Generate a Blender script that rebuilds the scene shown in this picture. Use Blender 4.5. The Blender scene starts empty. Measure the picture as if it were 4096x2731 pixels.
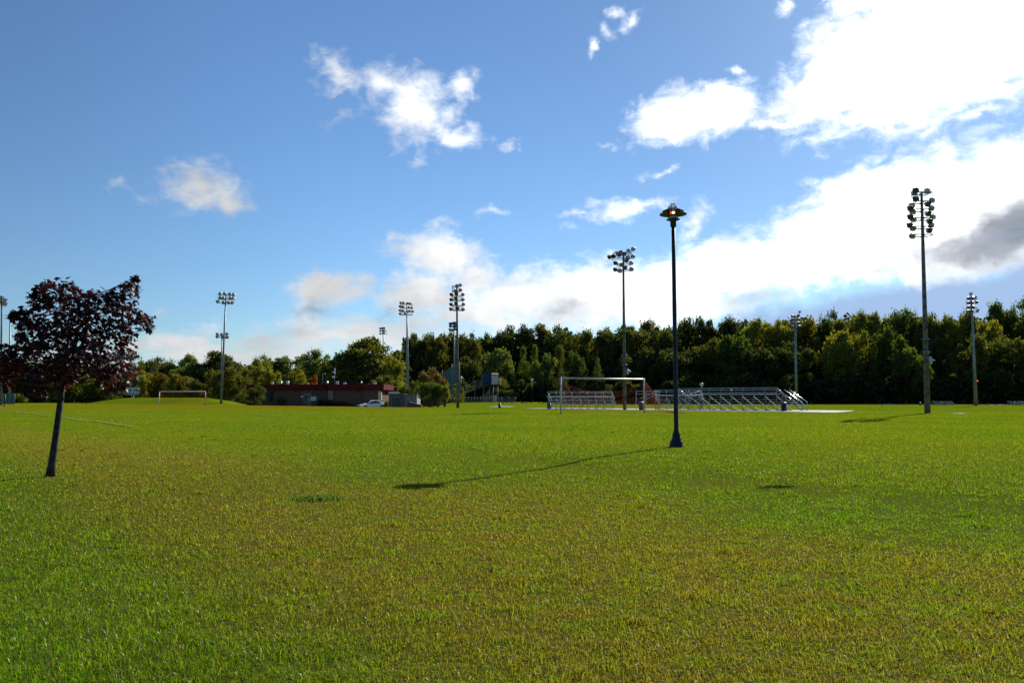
import bpy, bmesh, math, random
import numpy as np
from mathutils import Vector, Matrix, Quaternion
R = math.radians
sc = bpy.context.scene
col = sc.collection
rng = np.random.default_rng(7)
random.seed(7)

# ------------------------------------------------------------------ camera
F = 3178.0                       # focal length in photo pixels (photo is 4096 x 2731)
HOR = 1595.0                     # photo row of the horizon
EYE = 1.0
pitch = math.atan((HOR - 1365.5) / F)
CP, SP = math.cos(pitch), math.sin(pitch)
cam = bpy.data.cameras.new("camera")
cam.sensor_width = 23.2
cam.lens = F / 4096 * 23.2
cam.clip_end = 8000
cam.clip_start = 0.05
camo = bpy.data.objects.new("camera", cam)
camo.location = (0, 0, EYE)
camo.rotation_euler = (math.pi / 2 + pitch, 0, 0)
col.objects.link(camo)
sc.camera = camo

def P(px, py, Y):
    """world point at distance Y ahead that the photo shows at (px, py)"""
    v = 1365.5 - py
    y = F * CP - v * SP
    z = F * SP + v * CP
    return Vector((Y * (px - 2048) / y, Y, EYE + Y * z / y))

def G(px, py):
    """point of the flat field seen at (px, py)"""
    v = 1365.5 - py
    y = F * CP - v * SP
    z = F * SP + v * CP
    Y = -EYE * y / z
    return Vector((Y * (px - 2048) / y, Y, 0))

def sstep(a, b, x):
    t = np.clip((x - a) / (b - a), 0, 1)
    return t * t * (3 - 2 * t)

def gz(x, y):
    """height of the ground"""
    x = np.asarray(x, float); y = np.asarray(y, float)
    z = 0.018 * np.sin(x * .55 + 1) * np.sin(y * .47) + 0.014 * np.sin(x * .31 - y * .43 + 2)
    z = z * sstep(2, 5, y) * (1 - sstep(40, 80, y))
    z = z - 0.05 * sstep(0, 1.2, -(x - 1.2) * .8 - (y - 13.6) * .6) * sstep(0, 6, y) * (1 - sstep(18, 30, y))
    # grassy mound on the left
    m = (1 - sstep(.35, 1.0, np.abs(x + 60.5) / 15.5)) * (1 - sstep(.2, 1.0, np.abs(y - 140) / 9.0))
    z = z + 1.2 * m
    # the car park beside the clubhouse lies lower than the field
    edge = 122 + (x + 38) * (-1.0)
    drop = sstep(0, 3, y - edge) * sstep(-50, -46, x) * (1 - sstep(-13.5, -10.5, x)) * (1 - sstep(190, 230, y))
    z = z - 0.6 * drop
    # added rise far back, blocking the bright sky low between the trees
    z = z + (3.5 + 3.5 * sstep(-15, 10, x)) * sstep(225, 262, y)
    # slight rise towards the grandstand
    z = z + 0.35 * sstep(105, 140, y) * sstep(-13, -10, x) * (1 - sstep(5, 12, x))
    return z

def gp(x, y, dz=0.0):
    return Vector((x, y, float(gz(x, y)) + dz))

# ------------------------------------------------------------------ materials
def newmat(name):
    m = bpy.data.materials.new(name)
    m.use_nodes = True
    nt = m.node_tree
    nt.nodes.clear()
    return m, nt

def N(nt, typ, **kw):
    n = nt.nodes.new(typ)
    for k, v in kw.items():
        setattr(n, k, v)
    return n

def math_(nt, op, a, b=None, c=None, clamp=False):
    n = nt.nodes.new('ShaderNodeMath')
    n.operation = op
    n.use_clamp = clamp
    for i, v in enumerate((a, b, c)):
        if v is None:
            continue
        if isinstance(v, (int, float)):
            n.inputs[i].default_value = v
        else:
            nt.links.new(v, n.inputs[i])
    return n.outputs[0]

def mixc(nt, fac, a, b, blend='MIX'):
    n = nt.nodes.new('ShaderNodeMix')
    n.data_type = 'RGBA'
    n.blend_type = blend
    n.clamp_factor = True
    for i, v in ((0, fac), (6, a), (7, b)):
        if isinstance(v, (int, float)):
            n.inputs[i].default_value = v
        elif isinstance(v, tuple):
            n.inputs[i].default_value = (*v[:3], 1)
        else:
            nt.links.new(v, n.inputs[i])
    return n.outputs[2]

def ramp(nt, x, a, b):
    n = nt.nodes.new('ShaderNodeMapRange')
    n.interpolation_type = 'SMOOTHSTEP'
    nt.links.new(x, n.inputs[0])
    n.inputs[1].default_value = a
    n.inputs[2].default_value = b
    return n.outputs[0]

def noise(nt, vec, scale, detail=3, rough=.5, dist=0.0):
    n = nt.nodes.new('ShaderNodeTexNoise')
    n.inputs['Scale'].default_value = scale
    n.inputs['Detail'].default_value = detail
    n.inputs['Roughness'].default_value = rough
    n.inputs['Distortion'].default_value = dist
    if vec is not None:
        nt.links.new(vec, n.inputs['Vector'])
    return n.outputs['Fac']

def solid(name, color, rough=.6, metal=0.0, var=.12, scale=6.0, bump=0.0, spec=.5, color2=None):
    """painted / plain surface with a little uneven wear"""
    m, nt = newmat(name)
    o = N(nt, 'ShaderNodeOutputMaterial')
    p = N(nt, 'ShaderNodeBsdfPrincipled')
    tc = N(nt, 'ShaderNodeNewGeometry').outputs['Position']
    f = noise(nt, tc, scale, 4, .6)
    c2 = color2 or tuple(c * (1 - var * 2.2) for c in color)
    c = mixc(nt, ramp(nt, f, .35, .7), tuple(min(1, c * (1 + var)) for c in color), c2)
    nt.links.new(c, p.inputs['Base Color'])
    r = math_(nt, 'MULTIPLY_ADD', f, .25, rough - .12)
    nt.links.new(r, p.inputs['Roughness'])
    p.inputs['Metallic'].default_value = metal
    p.inputs['Specular IOR Level'].default_value = spec
    if bump:
        b = N(nt, 'ShaderNodeBump')
        b.inputs['Strength'].default_value = bump
        nt.links.new(f, b.inputs['Height'])
        nt.links.new(b.outputs[0], p.inputs['Normal'])
    nt.links.new(p.outputs[0], o.inputs[0])
    return m

def meshcloth(name, color, open_=.5):
    """woven or chain-link screen: partly open"""
    m, nt = newmat(name)
    o = N(nt, 'ShaderNodeOutputMaterial')
    t = N(nt, 'ShaderNodeBsdfTransparent')
    p = N(nt, 'ShaderNodeBsdfPrincipled')
    p.inputs['Base Color'].default_value = (*color, 1)
    p.inputs['Roughness'].default_value = .7
    mx = N(nt, 'ShaderNodeMixShader')
    g = N(nt, 'ShaderNodeNewGeometry').outputs['Position']
    f = noise(nt, g, .8, 3)
    nt.links.new(math_(nt, 'MULTIPLY_ADD', f, .3, 1 - open_ - .15), mx.inputs[0])
    nt.links.new(t.outputs[0], mx.inputs[1])
    nt.links.new(p.outputs[0], mx.inputs[2])
    nt.links.new(mx.outputs[0], o.inputs[0])
    return m

def leafmat(name, trans=.45, rough=.45, spec=.4, var=.35, fixed=None, tint=(1.25, 1.15, .6)):
    """leaf: base colour from the object's own colour, each leaf a bit different, light shines through"""
    m, nt = newmat(name)
    o = N(nt, 'ShaderNodeOutputMaterial')
    geo = N(nt, 'ShaderNodeNewGeometry')
    oi = N(nt, 'ShaderNodeObjectInfo')
    rnd = geo.outputs['Random Per Island']
    base = oi.outputs['Color'] if fixed is None else None
    hs = N(nt, 'ShaderNodeHueSaturation')
    if base is not None:
        nt.links.new(base, hs.inputs['Color'])
    else:
        hs.inputs['Color'].default_value = (*fixed, 1)
    nt.links.new(math_(nt, 'MULTIPLY_ADD', rnd, .05, .475), hs.inputs['Hue'])
    nt.links.new(math_(nt, 'MULTIPLY_ADD', rnd, var * 2, 1 - var), hs.inputs['Value'])
    dif = N(nt, 'ShaderNodeBsdfDiffuse')
    nt.links.new(hs.outputs[0], dif.inputs['Color'])
    glo = N(nt, 'ShaderNodeBsdfGlossy'); glo.inputs['Roughness'].default_value = rough
    glo.inputs['Color'].default_value = (.9, .95, 1, 1)
    p = N(nt, 'ShaderNodeMixShader'); p.inputs[0].default_value = spec * .1
    nt.links.new(dif.outputs[0], p.inputs[1]); nt.links.new(glo.outputs[0], p.inputs[2])
    tr = N(nt, 'ShaderNodeBsdfTranslucent')
    tcol = mixc(nt, 1.0, hs.outputs[0], tint, 'MULTIPLY')
    nt.links.new(tcol, tr.inputs['Color'])
    mx = N(nt, 'ShaderNodeMixShader')
    mx.inputs[0].default_value = trans
    nt.links.new(p.outputs[0], mx.inputs[1])
    nt.links.new(tr.outputs[0], mx.inputs[2])
    nt.links.new(mx.outputs[0], o.inputs[0])
    return m

# ------------------------------------------------------------------ mesh helpers
class M:
    def __init__(s):
        s.v = []; s.f = []; s.smooth = []
    def add(s, vs, fs, smooth=False):
        o = len(s.v)
        s.v += [tuple(v) for v in vs]
        s.f += [tuple(i + o for i in f) for f in fs]
        s.smooth += [smooth] * len(fs)
        return s
    def box(s, c, size, rot=None, taper=1.0):
        sx, sy, sz = (d / 2 for d in size)
        vs = []
        for z in (-sz, sz):
            t = taper if z > 0 else 1.0
            for x, y in ((-sx * t, -sy * t), (sx * t, -sy * t), (sx * t, sy * t), (-sx * t, sy * t)):
                vs.append(Vector((x, y, z)))
        if rot is not None:
            vs = [rot @ v for v in vs]
        c = Vector(c)
        return s.add([v + c for v in vs], [(3, 2, 1, 0), (4, 5, 6, 7), (0, 1, 5, 4), (1, 2, 6, 5), (2, 3, 7, 6), (3, 0, 4, 7)])
    def tube(s, p0, p1, r0, r1=None, n=8, cap=True):
        r1 = r0 if r1 is None else r1
        return s.path([p0, p1], [r0, r1], n, cap)
    def path(s, pts, rad, n=8, cap=True):
        pts = [Vector(p) for p in pts]
        if isinstance(rad, (int, float)):
            rad = [rad] * len(pts)
        vs = []; fs = []
        for i, p in enumerate(pts):
            d = (pts[min(i + 1, len(pts) - 1)] - pts[max(i - 1, 0)]).normalized()
            a = d.cross(Vector((0, 0, 1)))
            if a.length < .05:
                a = Vector((1, 0, 0))
            a.normalize(); b = a.cross(d).normalized()
            for k in range(n):
                t = 2 * math.pi * k / n
                vs.append(p + (a * math.cos(t) + b * math.sin(t)) * rad[i])
        for i in range(len(pts) - 1):
            for k in range(n):
                k2 = (k + 1) % n
                fs.append((i * n + k, i * n + k2, (i + 1) * n + k2, (i + 1) * n + k))
        s.add(vs, fs, True)
        if cap:
            o = len(s.v) - len(vs)
            s.f += [tuple(o + k for k in reversed(range(n))), tuple(o + (len(pts) - 1) * n + k for k in range(n))]
            s.smooth += [False, False]
        return s
    def lathe(s, prof, c=(0, 0, 0), n=20, smooth=True):
        cx, cy, cz = c
        vs = []; fs = []
        for r, z in prof:
            for k in range(n):
                t = 2 * math.pi * k / n
                vs.append((cx + r * math.cos(t), cy + r * math.sin(t), cz + z))
        for i in range(len(prof) - 1):
            for k in range(n):
                k2 = (k + 1) % n
                fs.append((i * n + k, i * n + k2, (i + 1) * n + k2, (i + 1) * n + k))
        return s.add(vs, fs, smooth)
    def build(s, name, mat, parent=None, bevel=0.0):
        me = bpy.data.meshes.new(name)
        me.from_pydata(s.v, [], s.f)
        me.polygons.foreach_set('use_smooth', s.smooth)
        me.update()
        if bevel:
            bm = bmesh.new(); bm.from_mesh(me)
            bmesh.ops.bevel(bm, geom=[e for e in bm.edges if len(e.link_faces) == 2 and e.calc_face_angle(0) > .5],
                            offset=bevel, segments=2, affect='EDGES', profile=.6)
            bm.to_mesh(me); bm.free()
        return link(name, me, mat, parent)

def link(name, me, mat, parent=None):
    o = bpy.data.objects.new(name, me)
    if mat is not None:
        me.materials.append(mat)
    col.objects.link(o)
    if parent is not None:
        o.parent = parent
    return o

def npmesh(name, verts, faces_flat, nper):
    """fast mesh from numpy arrays; all faces have nper corners"""
    me = bpy.data.meshes.new(name)
    nv = len(verts); nl = len(faces_flat); nf = nl // nper
    me.vertices.add(nv)
    me.vertices.foreach_set('co', np.ascontiguousarray(verts, np.float32).ravel())
    me.loops.add(nl)
    me.loops.foreach_set('vertex_index', np.ascontiguousarray(faces_flat, np.int32).ravel())
    me.polygons.add(nf)
    me.polygons.foreach_set('loop_start', np.arange(0, nl, nper, dtype=np.int32))
    me.polygons.foreach_set('loop_total', np.full(nf, nper, np.int32))
    me.update(calc_edges=True)
    return me

def tag(o, label, cat=None, group=None, kind=None):
    if label: o['label'] = label
    if cat: o['category'] = cat
    if group: o['group'] = group
    if kind: o['kind'] = kind
    return o

def thing(name, label, cat, loc=(0, 0, 0), rz=0.0, group=None):
    o = bpy.data.objects.new(name, None)
    o.empty_display_size = .2
    col.objects.link(o)
    o.location = loc
    o.rotation_euler = (0, 0, rz)
    return tag(o, label, cat, group)

def dup(root, loc, rz=0.0, label=None, scale=None):
    def cp(o, par):
        c = o.copy(); col.objects.link(c)
        if par is not None: c.parent = par
        for ch in list(o.children): cp(ch, c)
        return c
    r = cp(root, None)
    r.location = loc; r.rotation_euler = (0, 0, rz)
    if scale: r.scale = scale
    if label: r['label'] = label
    return r

# ------------------------------------------------------------------ light and sky
SUN_AZ, SUN_EL = R(34), R(31.5)
sdir = Vector((math.sin(SUN_AZ) * math.cos(SUN_EL), math.cos(SUN_AZ) * math.cos(SUN_EL), math.sin(SUN_EL)))
sl = bpy.data.lights.new("sun", 'SUN')
sl.energy = 5.0
sl.angle = R(.5)
sl.color = (1, .93, .80)
so = bpy.data.objects.new("sun", sl)
so.rotation_euler = sdir.to_track_quat('Z', 'Y').to_euler()
so.location = (0, 0, 60)
col.objects.link(so)

W = bpy.data.worlds.new("World")
sc.world = W
W.use_nodes = True
nt = W.node_tree
nt.nodes.clear()
wo = N(nt, 'ShaderNodeOutputWorld')
bg = N(nt, 'ShaderNodeBackground')
bg.inputs['Strength'].default_value = .085
sky = N(nt, 'ShaderNodeTexSky')
sky.sky_type = 'NISHITA'
sky.sun_disc = False
sky.sun_elevation = SUN_EL
sky.sun_rotation = SUN_AZ
sky.altitude = 200
sky.air_density = 1.0
sky.dust_density = SKY_DUST = .25
sky.ozone_density = 2.0
D = N(nt, 'ShaderNodeTexCoord').outputs['Generated']
sep = N(nt, 'ShaderNodeSeparateXYZ')
nt.links.new(D, sep.inputs[0])
az = math_(nt, 'ARCTAN2', sep.outputs[0], sep.outputs[1])
el = math_(nt, 'ARCSINE', sep.outputs[2])
def AE(px, py):
    d = (P(px, py, 1.0) - Vector((0, 0, EYE))).normalized()
    return math.atan2(d.x, d.y), math.asin(d.z)
cmb = N(nt, 'ShaderNodeCombineXYZ')
nt.links.new(az, cmb.inputs[0])
nt.links.new(el, cmb.inputs[1])
ae = cmb.outputs[0]
# noise on a sheet of cloud high above: cells shrink and flatten towards the horizon
zz = math_(nt, 'MAXIMUM', sep.outputs[2], .0)
zz = math_(nt, 'ADD', zz, .16)
cu = math_(nt, 'DIVIDE', sep.outputs[0], zz)
cv = math_(nt, 'DIVIDE', sep.outputs[1], zz)
cmb2 = N(nt, 'ShaderNodeCombineXYZ')
nt.links.new(cu, cmb2.inputs[0]); nt.links.new(cv, cmb2.inputs[1])
sheet = cmb2.outputs[0]
def vmath(op, a, b):
    n = N(nt, 'ShaderNodeVectorMath'); n.operation = op
    for i, v in enumerate((a, b)):
        if isinstance(v, tuple): n.inputs[i].default_value = v
        else: nt.links.new(v, n.inputs[i])
    return n.outputs['Vector']
nz = N(nt, 'ShaderNodeTexNoise'); nz.inputs['Scale'].default_value = 9; nz.inputs['Detail'].default_value = 5; nz.inputs['Roughness'].default_value = .6
nt.links.new(ae, nz.inputs['Vector'])
warp = vmath('MULTIPLY', vmath('SUBTRACT', nz.outputs['Color'], (.5, .5, .5)), (.10, .075, 0))
aew = vmath('ADD', ae, warp)
def blobs(lst):
    acc = None
    for cx, cy, rx, ry, rot, w in lst:
        a, e = AE(cx, cy)
        mp = N(nt, 'ShaderNodeMapping'); mp.vector_type = 'TEXTURE'
        mp.inputs['Location'].default_value = (a, e, 0)
        mp.inputs['Rotation'].default_value = (0, 0, R(rot))
        k = 1 / F * .93
        mp.inputs['Scale'].default_value = (rx * k, ry * k, 1)
        nt.links.new(aew, mp.inputs['Vector'])
        ln = N(nt, 'ShaderNodeVectorMath'); ln.operation = 'LENGTH'
        nt.links.new(mp.outputs[0], ln.inputs[0])
        m = math_(nt, 'MULTIPLY_ADD', ln.outputs['Value'], -w, w)
        acc = m if acc is None else math_(nt, 'SMOOTH_MAX', acc, m, .15)
    return math_(nt, 'MAXIMUM', acc, -.6)
WHITE = [
    (1660, 430, 190, 215, 0, .95), (1830, 330, 140, 80, 25, .75), (1840, 520, 120, 75, 0, .8), (1380, 290, 190, 90, -10, .64),
    (1550, 330, 160, 120, 0, .66), (1690, 640, 60, 70, 0, .5), (1350, 430, 110, 50, 30, .4), (2030, 550, 70, 45, 10, .6),
    (800, 735, 240, 130, 8, 1.0), (910, 770, 140, 95, 0, .85), (530, 735, 70, 45, 0, .5),
    (4000, 60, 950, 380, 14, 1.7), (3560, 230, 560, 210, 18, 1.5), (3300, 330, 330, 110, 14, 1.1), (3850, 280, 540, 140, 10, 1.2), (3330, 390, 420, 70, 8, .9),
    (2790, 445, 330, 165, 8, 1.4), (2660, 500, 180, 80, 0, .8), (2800, 370, 120, 90, -20, .8), (3130, 475, 220, 40, 8, .75),
    (3700, 860, 900, 260, 16, 1.5), (2950, 1090, 950, 190, 9, 1.4), (2250, 1170, 620, 180, 6, 1.3), (4050, 700, 640, 200, 16, 1.5), (3500, 760, 520, 130, 20, 1.1), (2500, 1240, 760, 130, 3, 1.2), (3250, 1010, 520, 190, 14, 1.4), (2050, 1230, 520, 150, 2, 1.2),
    (3800, 1040, 520, 130, 6, 1.1), (2400, 1270, 700, 70, 2, .8),
    (1750, 1030, 270, 150, -5, 1.4), (1690, 1190, 260, 150, 0, 1.3), (1900, 1130, 240, 160, 0, 1.1), (1950, 1280, 420, 90, 0, 1.1),
    (1310, 1175, 270, 95, 8, 1.2), (1180, 1220, 110, 50, 0, .7), (1420, 1330, 820, 105, 2, 1.05), (900, 1400, 900, 85, 3, 1.05),
    (1000, 1315, 110, 40, 3, .7), (660, 1225, 60, 25, 0, .35), (300, 1440, 400, 60, 0, .5),
    (2480, 825, 230, 60, 8, .85), (2320, 850, 150, 30, 5, .6), (1950, 868, 110, 26, 4, .6), (1740, 900, 60, 40, 0, .6),
    (2660, 660, 120, 24, 6, .6), (2530, 45, 80, 40, 30, .7), (2470, 30, 60, 25, 25, .5), (2430, 110, 40, 40, 60, .4), (2350, 205, 45, 28, 30, .7),
    (2890, 270, 75, 40, -15, .7), (2890, 340, 60, 40, 0, .5), (2780, 870, 110, 80, 45, .7), (3150, 25, 70, 30, 0, .6), (3430, 40, 120, 35, -10, .6),
    (3700, 515, 160, 34, 6, .7), (3980, 470, 160, 40, 10, .8), (2270, 900, 70, 22, 5, .5), (1960, 1000, 40, 18, 0, .4), (2420, 560, 90, 20, 0, .35),
]
GREY = [(4020, 930, 420, 165, 16, 1.7), (3760, 1000, 150, 75, 12, .7), (3560, 990, 110, 60, 30, .35), (3000, 1200, 260, 70, 6, .55), (2270, 1245, 170, 70, 15, .55), (1560, 1260, 90, 45, 0, .45),
        (1250, 1250, 190, 36, 8, .4), (3300, 1110, 420, 50, 8, .3), (3950, 700, 300, 120, 10, .25)]
BLUEGREY = [(3750, 1240, 760, 135, 5, 1.3), (3050, 1290, 480, 60, 6, .8), (4100, 1160, 420, 120, 10, 1.1)]
fine = noise(nt, sheet, 3.6, 9, .62, .25)
soft = noise(nt, vmath('MULTIPLY', ae, (1, 1.8, 1)), 9, 6, .55, .6)
finer = noise(nt, vmath('MULTIPLY', ae, (1, 1.5, 1)), 34, 7, .62, .4)
det = math_(nt, 'ADD', math_(nt, 'MULTIPLY_ADD', fine, 1.0, -.5), math_(nt, 'MULTIPLY_ADD', finer, 1.3, -.65))
wm = math_(nt, 'ADD', blobs(WHITE), det)
walpha = ramp(nt, wm, .02, 1.0)
gm = math_(nt, 'ADD', blobs(GREY), math_(nt, 'MULTIPLY', det, .75))
galpha = ramp(nt, gm, -.05, 1.15)
bm_ = math_(nt, 'ADD', blobs(BLUEGREY), math_(nt, 'MULTIPLY', det, .45))
balpha = ramp(nt, bm_, -.05, .8)
# clouds scatter more light the nearer they stand to the sun
dt = N(nt, 'ShaderNodeVectorMath'); dt.operation = 'DOT_PRODUCT'
nt.links.new(D, dt.inputs[0]); dt.inputs[1].default_value = tuple(sdir)
near = ramp(nt, dt.outputs['Value'], .64, 1.0)
lit = math_(nt, 'MULTIPLY_ADD', near, 9.0, 6.3)
lit = math_(nt, 'MULTIPLY', lit, math_(nt, 'MULTIPLY_ADD', soft, 1.1, .42))
cc = N(nt, 'ShaderNodeVectorMath'); cc.operation = 'SCALE'
cc.inputs[0].default_value = (.97, .985, 1.0)
nt.links.new(lit, cc.inputs['Scale'])
gc = N(nt, 'ShaderNodeVectorMath'); gc.operation = 'SCALE'
gc.inputs[0].default_value = (.45, .50, .60)
nt.links.new(math_(nt, 'MULTIPLY', lit, .40), gc.inputs['Scale'])
SKYTINT = mixc(nt, 1.0, sky.outputs[0], (.71, .935, 1.14), 'MULTIPLY')
dim = N(nt, 'ShaderNodeVectorMath'); dim.operation = 'SCALE'
nt.links.new(SKYTINT, dim.inputs[0])
far_ = N(nt, 'ShaderNodeMapRange'); nt.links.new(dt.outputs['Value'], far_.inputs[0]); far_.inputs[1].default_value = .85; far_.inputs[2].default_value = .40
nt.links.new(math_(nt, 'MULTIPLY_ADD', far_.outputs[0], -.22, math_(nt, 'MULTIPLY_ADD', near, -.22, 1.0)), dim.inputs['Scale'])
SKYTINT = dim.outputs[0]
c1 = mixc(nt, math_(nt, 'MULTIPLY', balpha, .9), SKYTINT, (3.1, 4.5, 7.0))
c2 = mixc(nt, walpha, c1, cc.outputs[0])
c2 = mixc(nt, math_(nt, 'MULTIPLY', balpha, math_(nt, 'SUBTRACT', .95, math_(nt, 'MULTIPLY', walpha, .8))), c2, (3.2, 4.6, 7.0))
c3 = mixc(nt, math_(nt, 'MULTIPLY', galpha, .92), c2, gc.outputs[0])
nt.links.new(c3, bg.inputs['Color'])
nt.links.new(bg.outputs[0], wo.inputs[0])
W.cycles.sampling_method = 'MANUAL'
W.cycles.sample_map_resolution = 1024
vs = sc.view_settings
vs.view_transform = 'Standard'
vs.look = 'None'
vs.exposure = EXPOSURE = .5
vs.gamma = 1

# ------------------------------------------------------------------ ground and grass
def turf_colour(nt):
    """colours of the field by place: lush, yellowing and dry patches"""
    pos = N(nt, 'ShaderNodeNewGeometry').outputs['Position']
    s = N(nt, 'ShaderNodeSeparateXYZ'); nt.links.new(pos, s.inputs[0])
    x, y = s.outputs[0], s.outputs[1]
    flat = N(nt, 'ShaderNodeCombineXYZ'); nt.links.new(x, flat.inputs[0]); nt.links.new(y, flat.inputs[1])
    fp = flat.outputs[0]
    big = noise(nt, fp, .16, 3, .55)
    mid = noise(nt, fp, .7, 4, .6)
    small = noise(nt, fp, 3.2, 4, .65)
    tiny = noise(nt, fp, 16, 3, .6)
    def plane(a, b, c, amp):
        v = math_(nt, 'ADD', math_(nt, 'MULTIPLY_ADD', x, a, c), math_(nt, 'MULTIPLY', y, b))
        v = math_(nt, 'ADD', v, math_(nt, 'MULTIPLY_ADD', mid, amp, -amp / 2))
        return math_(nt, 'ADD', v, math_(nt, 'MULTIPLY_ADD', small, amp * .9, -amp * .45))
    # olive everyday turf
    base = mixc(nt, ramp(nt, big, .35, .65), (.092, .142, .004), (.122, .152, .005))
    base = mixc(nt, math_(nt, 'MULTIPLY', ramp(nt, mid, .5, .75), .6), base, (.150, .152, .008))
    # dry strip running from far left to the near right
    l1 = ramp(nt, plane(.81, .59, -1.25, 2.4), -.5, .7)            # right of the lush corner
    l2 = ramp(nt, plane(-.72, -.69, 6.7, 4.0), -1.6, 1.6)            # this side of the good turf
    dry = math_(nt, 'MULTIPLY', l1, l2)
    drynoise = ramp(nt, math_(nt, 'ADD', math_(nt, 'MULTIPLY', mid, .55), math_(nt, 'ADD', math_(nt, 'MULTIPLY', small, .9), math_(nt, 'MULTIPLY', tiny, .45))), .80, 1.16)
    dryc = mixc(nt, drynoise, (.185, .136, .020), (.105, .138, .006))
    c = mixc(nt, math_(nt, 'MULTIPLY', dry, .85), base, dryc)
    lush = ramp(nt, plane(-.81, -.59, 1.15, 2.2), -.3, 1.2)
    lushc = mixc(nt, ramp(nt, small, .4, .65), (.068, .140, .004), (.105, .160, .005))
    c = mixc(nt, math_(nt, 'MULTIPLY', lush, .85), c, lushc)
    # fresh green round the lamp and to its right
    def spot(cx, cy, r0, r1):
        d = N(nt, 'ShaderNodeVectorMath'); d.operation = 'DISTANCE'
        nt.links.new(fp, d.inputs[0]); d.inputs[1].default_value = (cx, cy, 0)
        return ramp(nt, math_(nt, 'ADD', d.outputs['Value'], math_(nt, 'MULTIPLY_ADD', mid, 2.4, -1.2)), r1, r0)
    c = mixc(nt, math_(nt, 'MULTIPLY', spot(3.4, 7.4, .6, 2.6), .7), c, (.070, .145, .004))
    c = mixc(nt, math_(nt, 'MULTIPLY', spot(-1.5, 11.5, .5, 3), .6), c, (.078, .148, .004))
    # worn brown band across the far goal mouth
    wy = ramp(nt, math_(nt, 'ADD', y, math_(nt, 'MULTIPLY_ADD', big, 26, -13)), 72, 88)
    wy2 = ramp(nt, math_(nt, 'ADD', y, math_(nt, 'MULTIPLY_ADD', mid, 12, -6)), 128, 110)
    wx = ramp(nt, math_(nt, 'ADD', x, math_(nt, 'MULTIPLY_ADD', big, 20, -10)), -4, -16)
    worn = math_(nt, 'MULTIPLY', math_(nt, 'MULTIPLY', wy, wy2), wx)
    c = mixc(nt, math_(nt, 'MULTIPLY', worn, .8), c, (.150, .115, .006))
    gm_ = spot(6.2, 54, .8, 4)
    c = mixc(nt, math_(nt, 'MULTIPLY', gm_, .6), c, (.19, .13, .03))
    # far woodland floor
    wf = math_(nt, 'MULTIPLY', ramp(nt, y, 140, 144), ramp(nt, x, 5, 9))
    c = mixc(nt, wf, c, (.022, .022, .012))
    return c, tiny, small, y

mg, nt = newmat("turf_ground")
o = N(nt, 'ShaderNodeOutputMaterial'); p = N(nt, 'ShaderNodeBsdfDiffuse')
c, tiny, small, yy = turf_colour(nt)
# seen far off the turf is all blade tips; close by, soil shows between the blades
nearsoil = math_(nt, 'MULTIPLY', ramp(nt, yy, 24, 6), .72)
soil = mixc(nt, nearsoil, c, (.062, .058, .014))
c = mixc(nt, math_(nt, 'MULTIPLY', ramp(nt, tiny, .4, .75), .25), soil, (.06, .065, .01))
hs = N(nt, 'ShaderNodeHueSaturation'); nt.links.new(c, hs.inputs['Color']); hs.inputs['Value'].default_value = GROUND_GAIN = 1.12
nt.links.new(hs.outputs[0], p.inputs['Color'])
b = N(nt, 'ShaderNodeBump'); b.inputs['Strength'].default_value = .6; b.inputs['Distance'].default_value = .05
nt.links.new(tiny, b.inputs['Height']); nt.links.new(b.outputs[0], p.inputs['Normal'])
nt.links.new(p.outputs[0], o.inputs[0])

def axis(parts):
    out = []
    for a, b_, st in parts:
        out += list(np.arange(a, b_, st))
    return np.unique(np.round(np.array(out + [parts[-1][1]]), 3))
xs = axis([(-2500, -500, 250), (-500, -150, 35), (-150, -90, 6), (-90, -10, 1.5), (-10, 14, .8), (14, 90, 4), (90, 150, 12), (150, 500, 35), (500, 2500, 250)])
ys = axis([(-60, -4, 8), (-4, 30, .6), (30, 84, 3), (84, 160, 1.25), (160, 260, 6), (260, 600, 40), (600, 3000, 300)])
X, Y = np.meshgrid(xs, ys)
V = np.stack([X, Y, gz(X, Y)], -1).reshape(-1, 3)
nx, ny = len(xs), len(ys)
i, j = np.meshgrid(np.arange(nx - 1), np.arange(ny - 1))
a = (j * nx + i).ravel()
Fc = np.stack([a, a + 1, a + nx + 1, a + nx], -1).ravel()
gme = npmesh("ground", V, Fc, 4)
gme.polygons.foreach_set('use_smooth', np.ones(len(gme.polygons), bool))
tag(link("ground", gme, mg), "sports field of mown grass", kind='structure')

# grass blades: every blade a real bent leaf, thinner and denser close by
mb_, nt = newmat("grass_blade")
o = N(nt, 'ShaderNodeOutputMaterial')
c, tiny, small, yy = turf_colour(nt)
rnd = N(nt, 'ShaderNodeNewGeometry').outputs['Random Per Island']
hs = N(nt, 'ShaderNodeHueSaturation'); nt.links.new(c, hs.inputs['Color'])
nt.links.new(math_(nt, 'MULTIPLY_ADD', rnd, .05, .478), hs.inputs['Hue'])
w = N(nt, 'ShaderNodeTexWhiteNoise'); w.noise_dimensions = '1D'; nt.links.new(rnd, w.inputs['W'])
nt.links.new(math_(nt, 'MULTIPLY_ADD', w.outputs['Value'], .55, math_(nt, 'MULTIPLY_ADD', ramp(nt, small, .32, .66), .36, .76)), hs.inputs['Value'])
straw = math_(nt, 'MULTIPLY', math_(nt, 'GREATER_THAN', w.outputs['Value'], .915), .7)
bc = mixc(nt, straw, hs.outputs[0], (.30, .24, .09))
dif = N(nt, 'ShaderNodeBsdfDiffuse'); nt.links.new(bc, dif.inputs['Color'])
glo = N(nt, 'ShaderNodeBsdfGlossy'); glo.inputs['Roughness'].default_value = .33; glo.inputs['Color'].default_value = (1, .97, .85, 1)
p = N(nt, 'ShaderNodeMixShader'); p.inputs[0].default_value = .025
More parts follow.
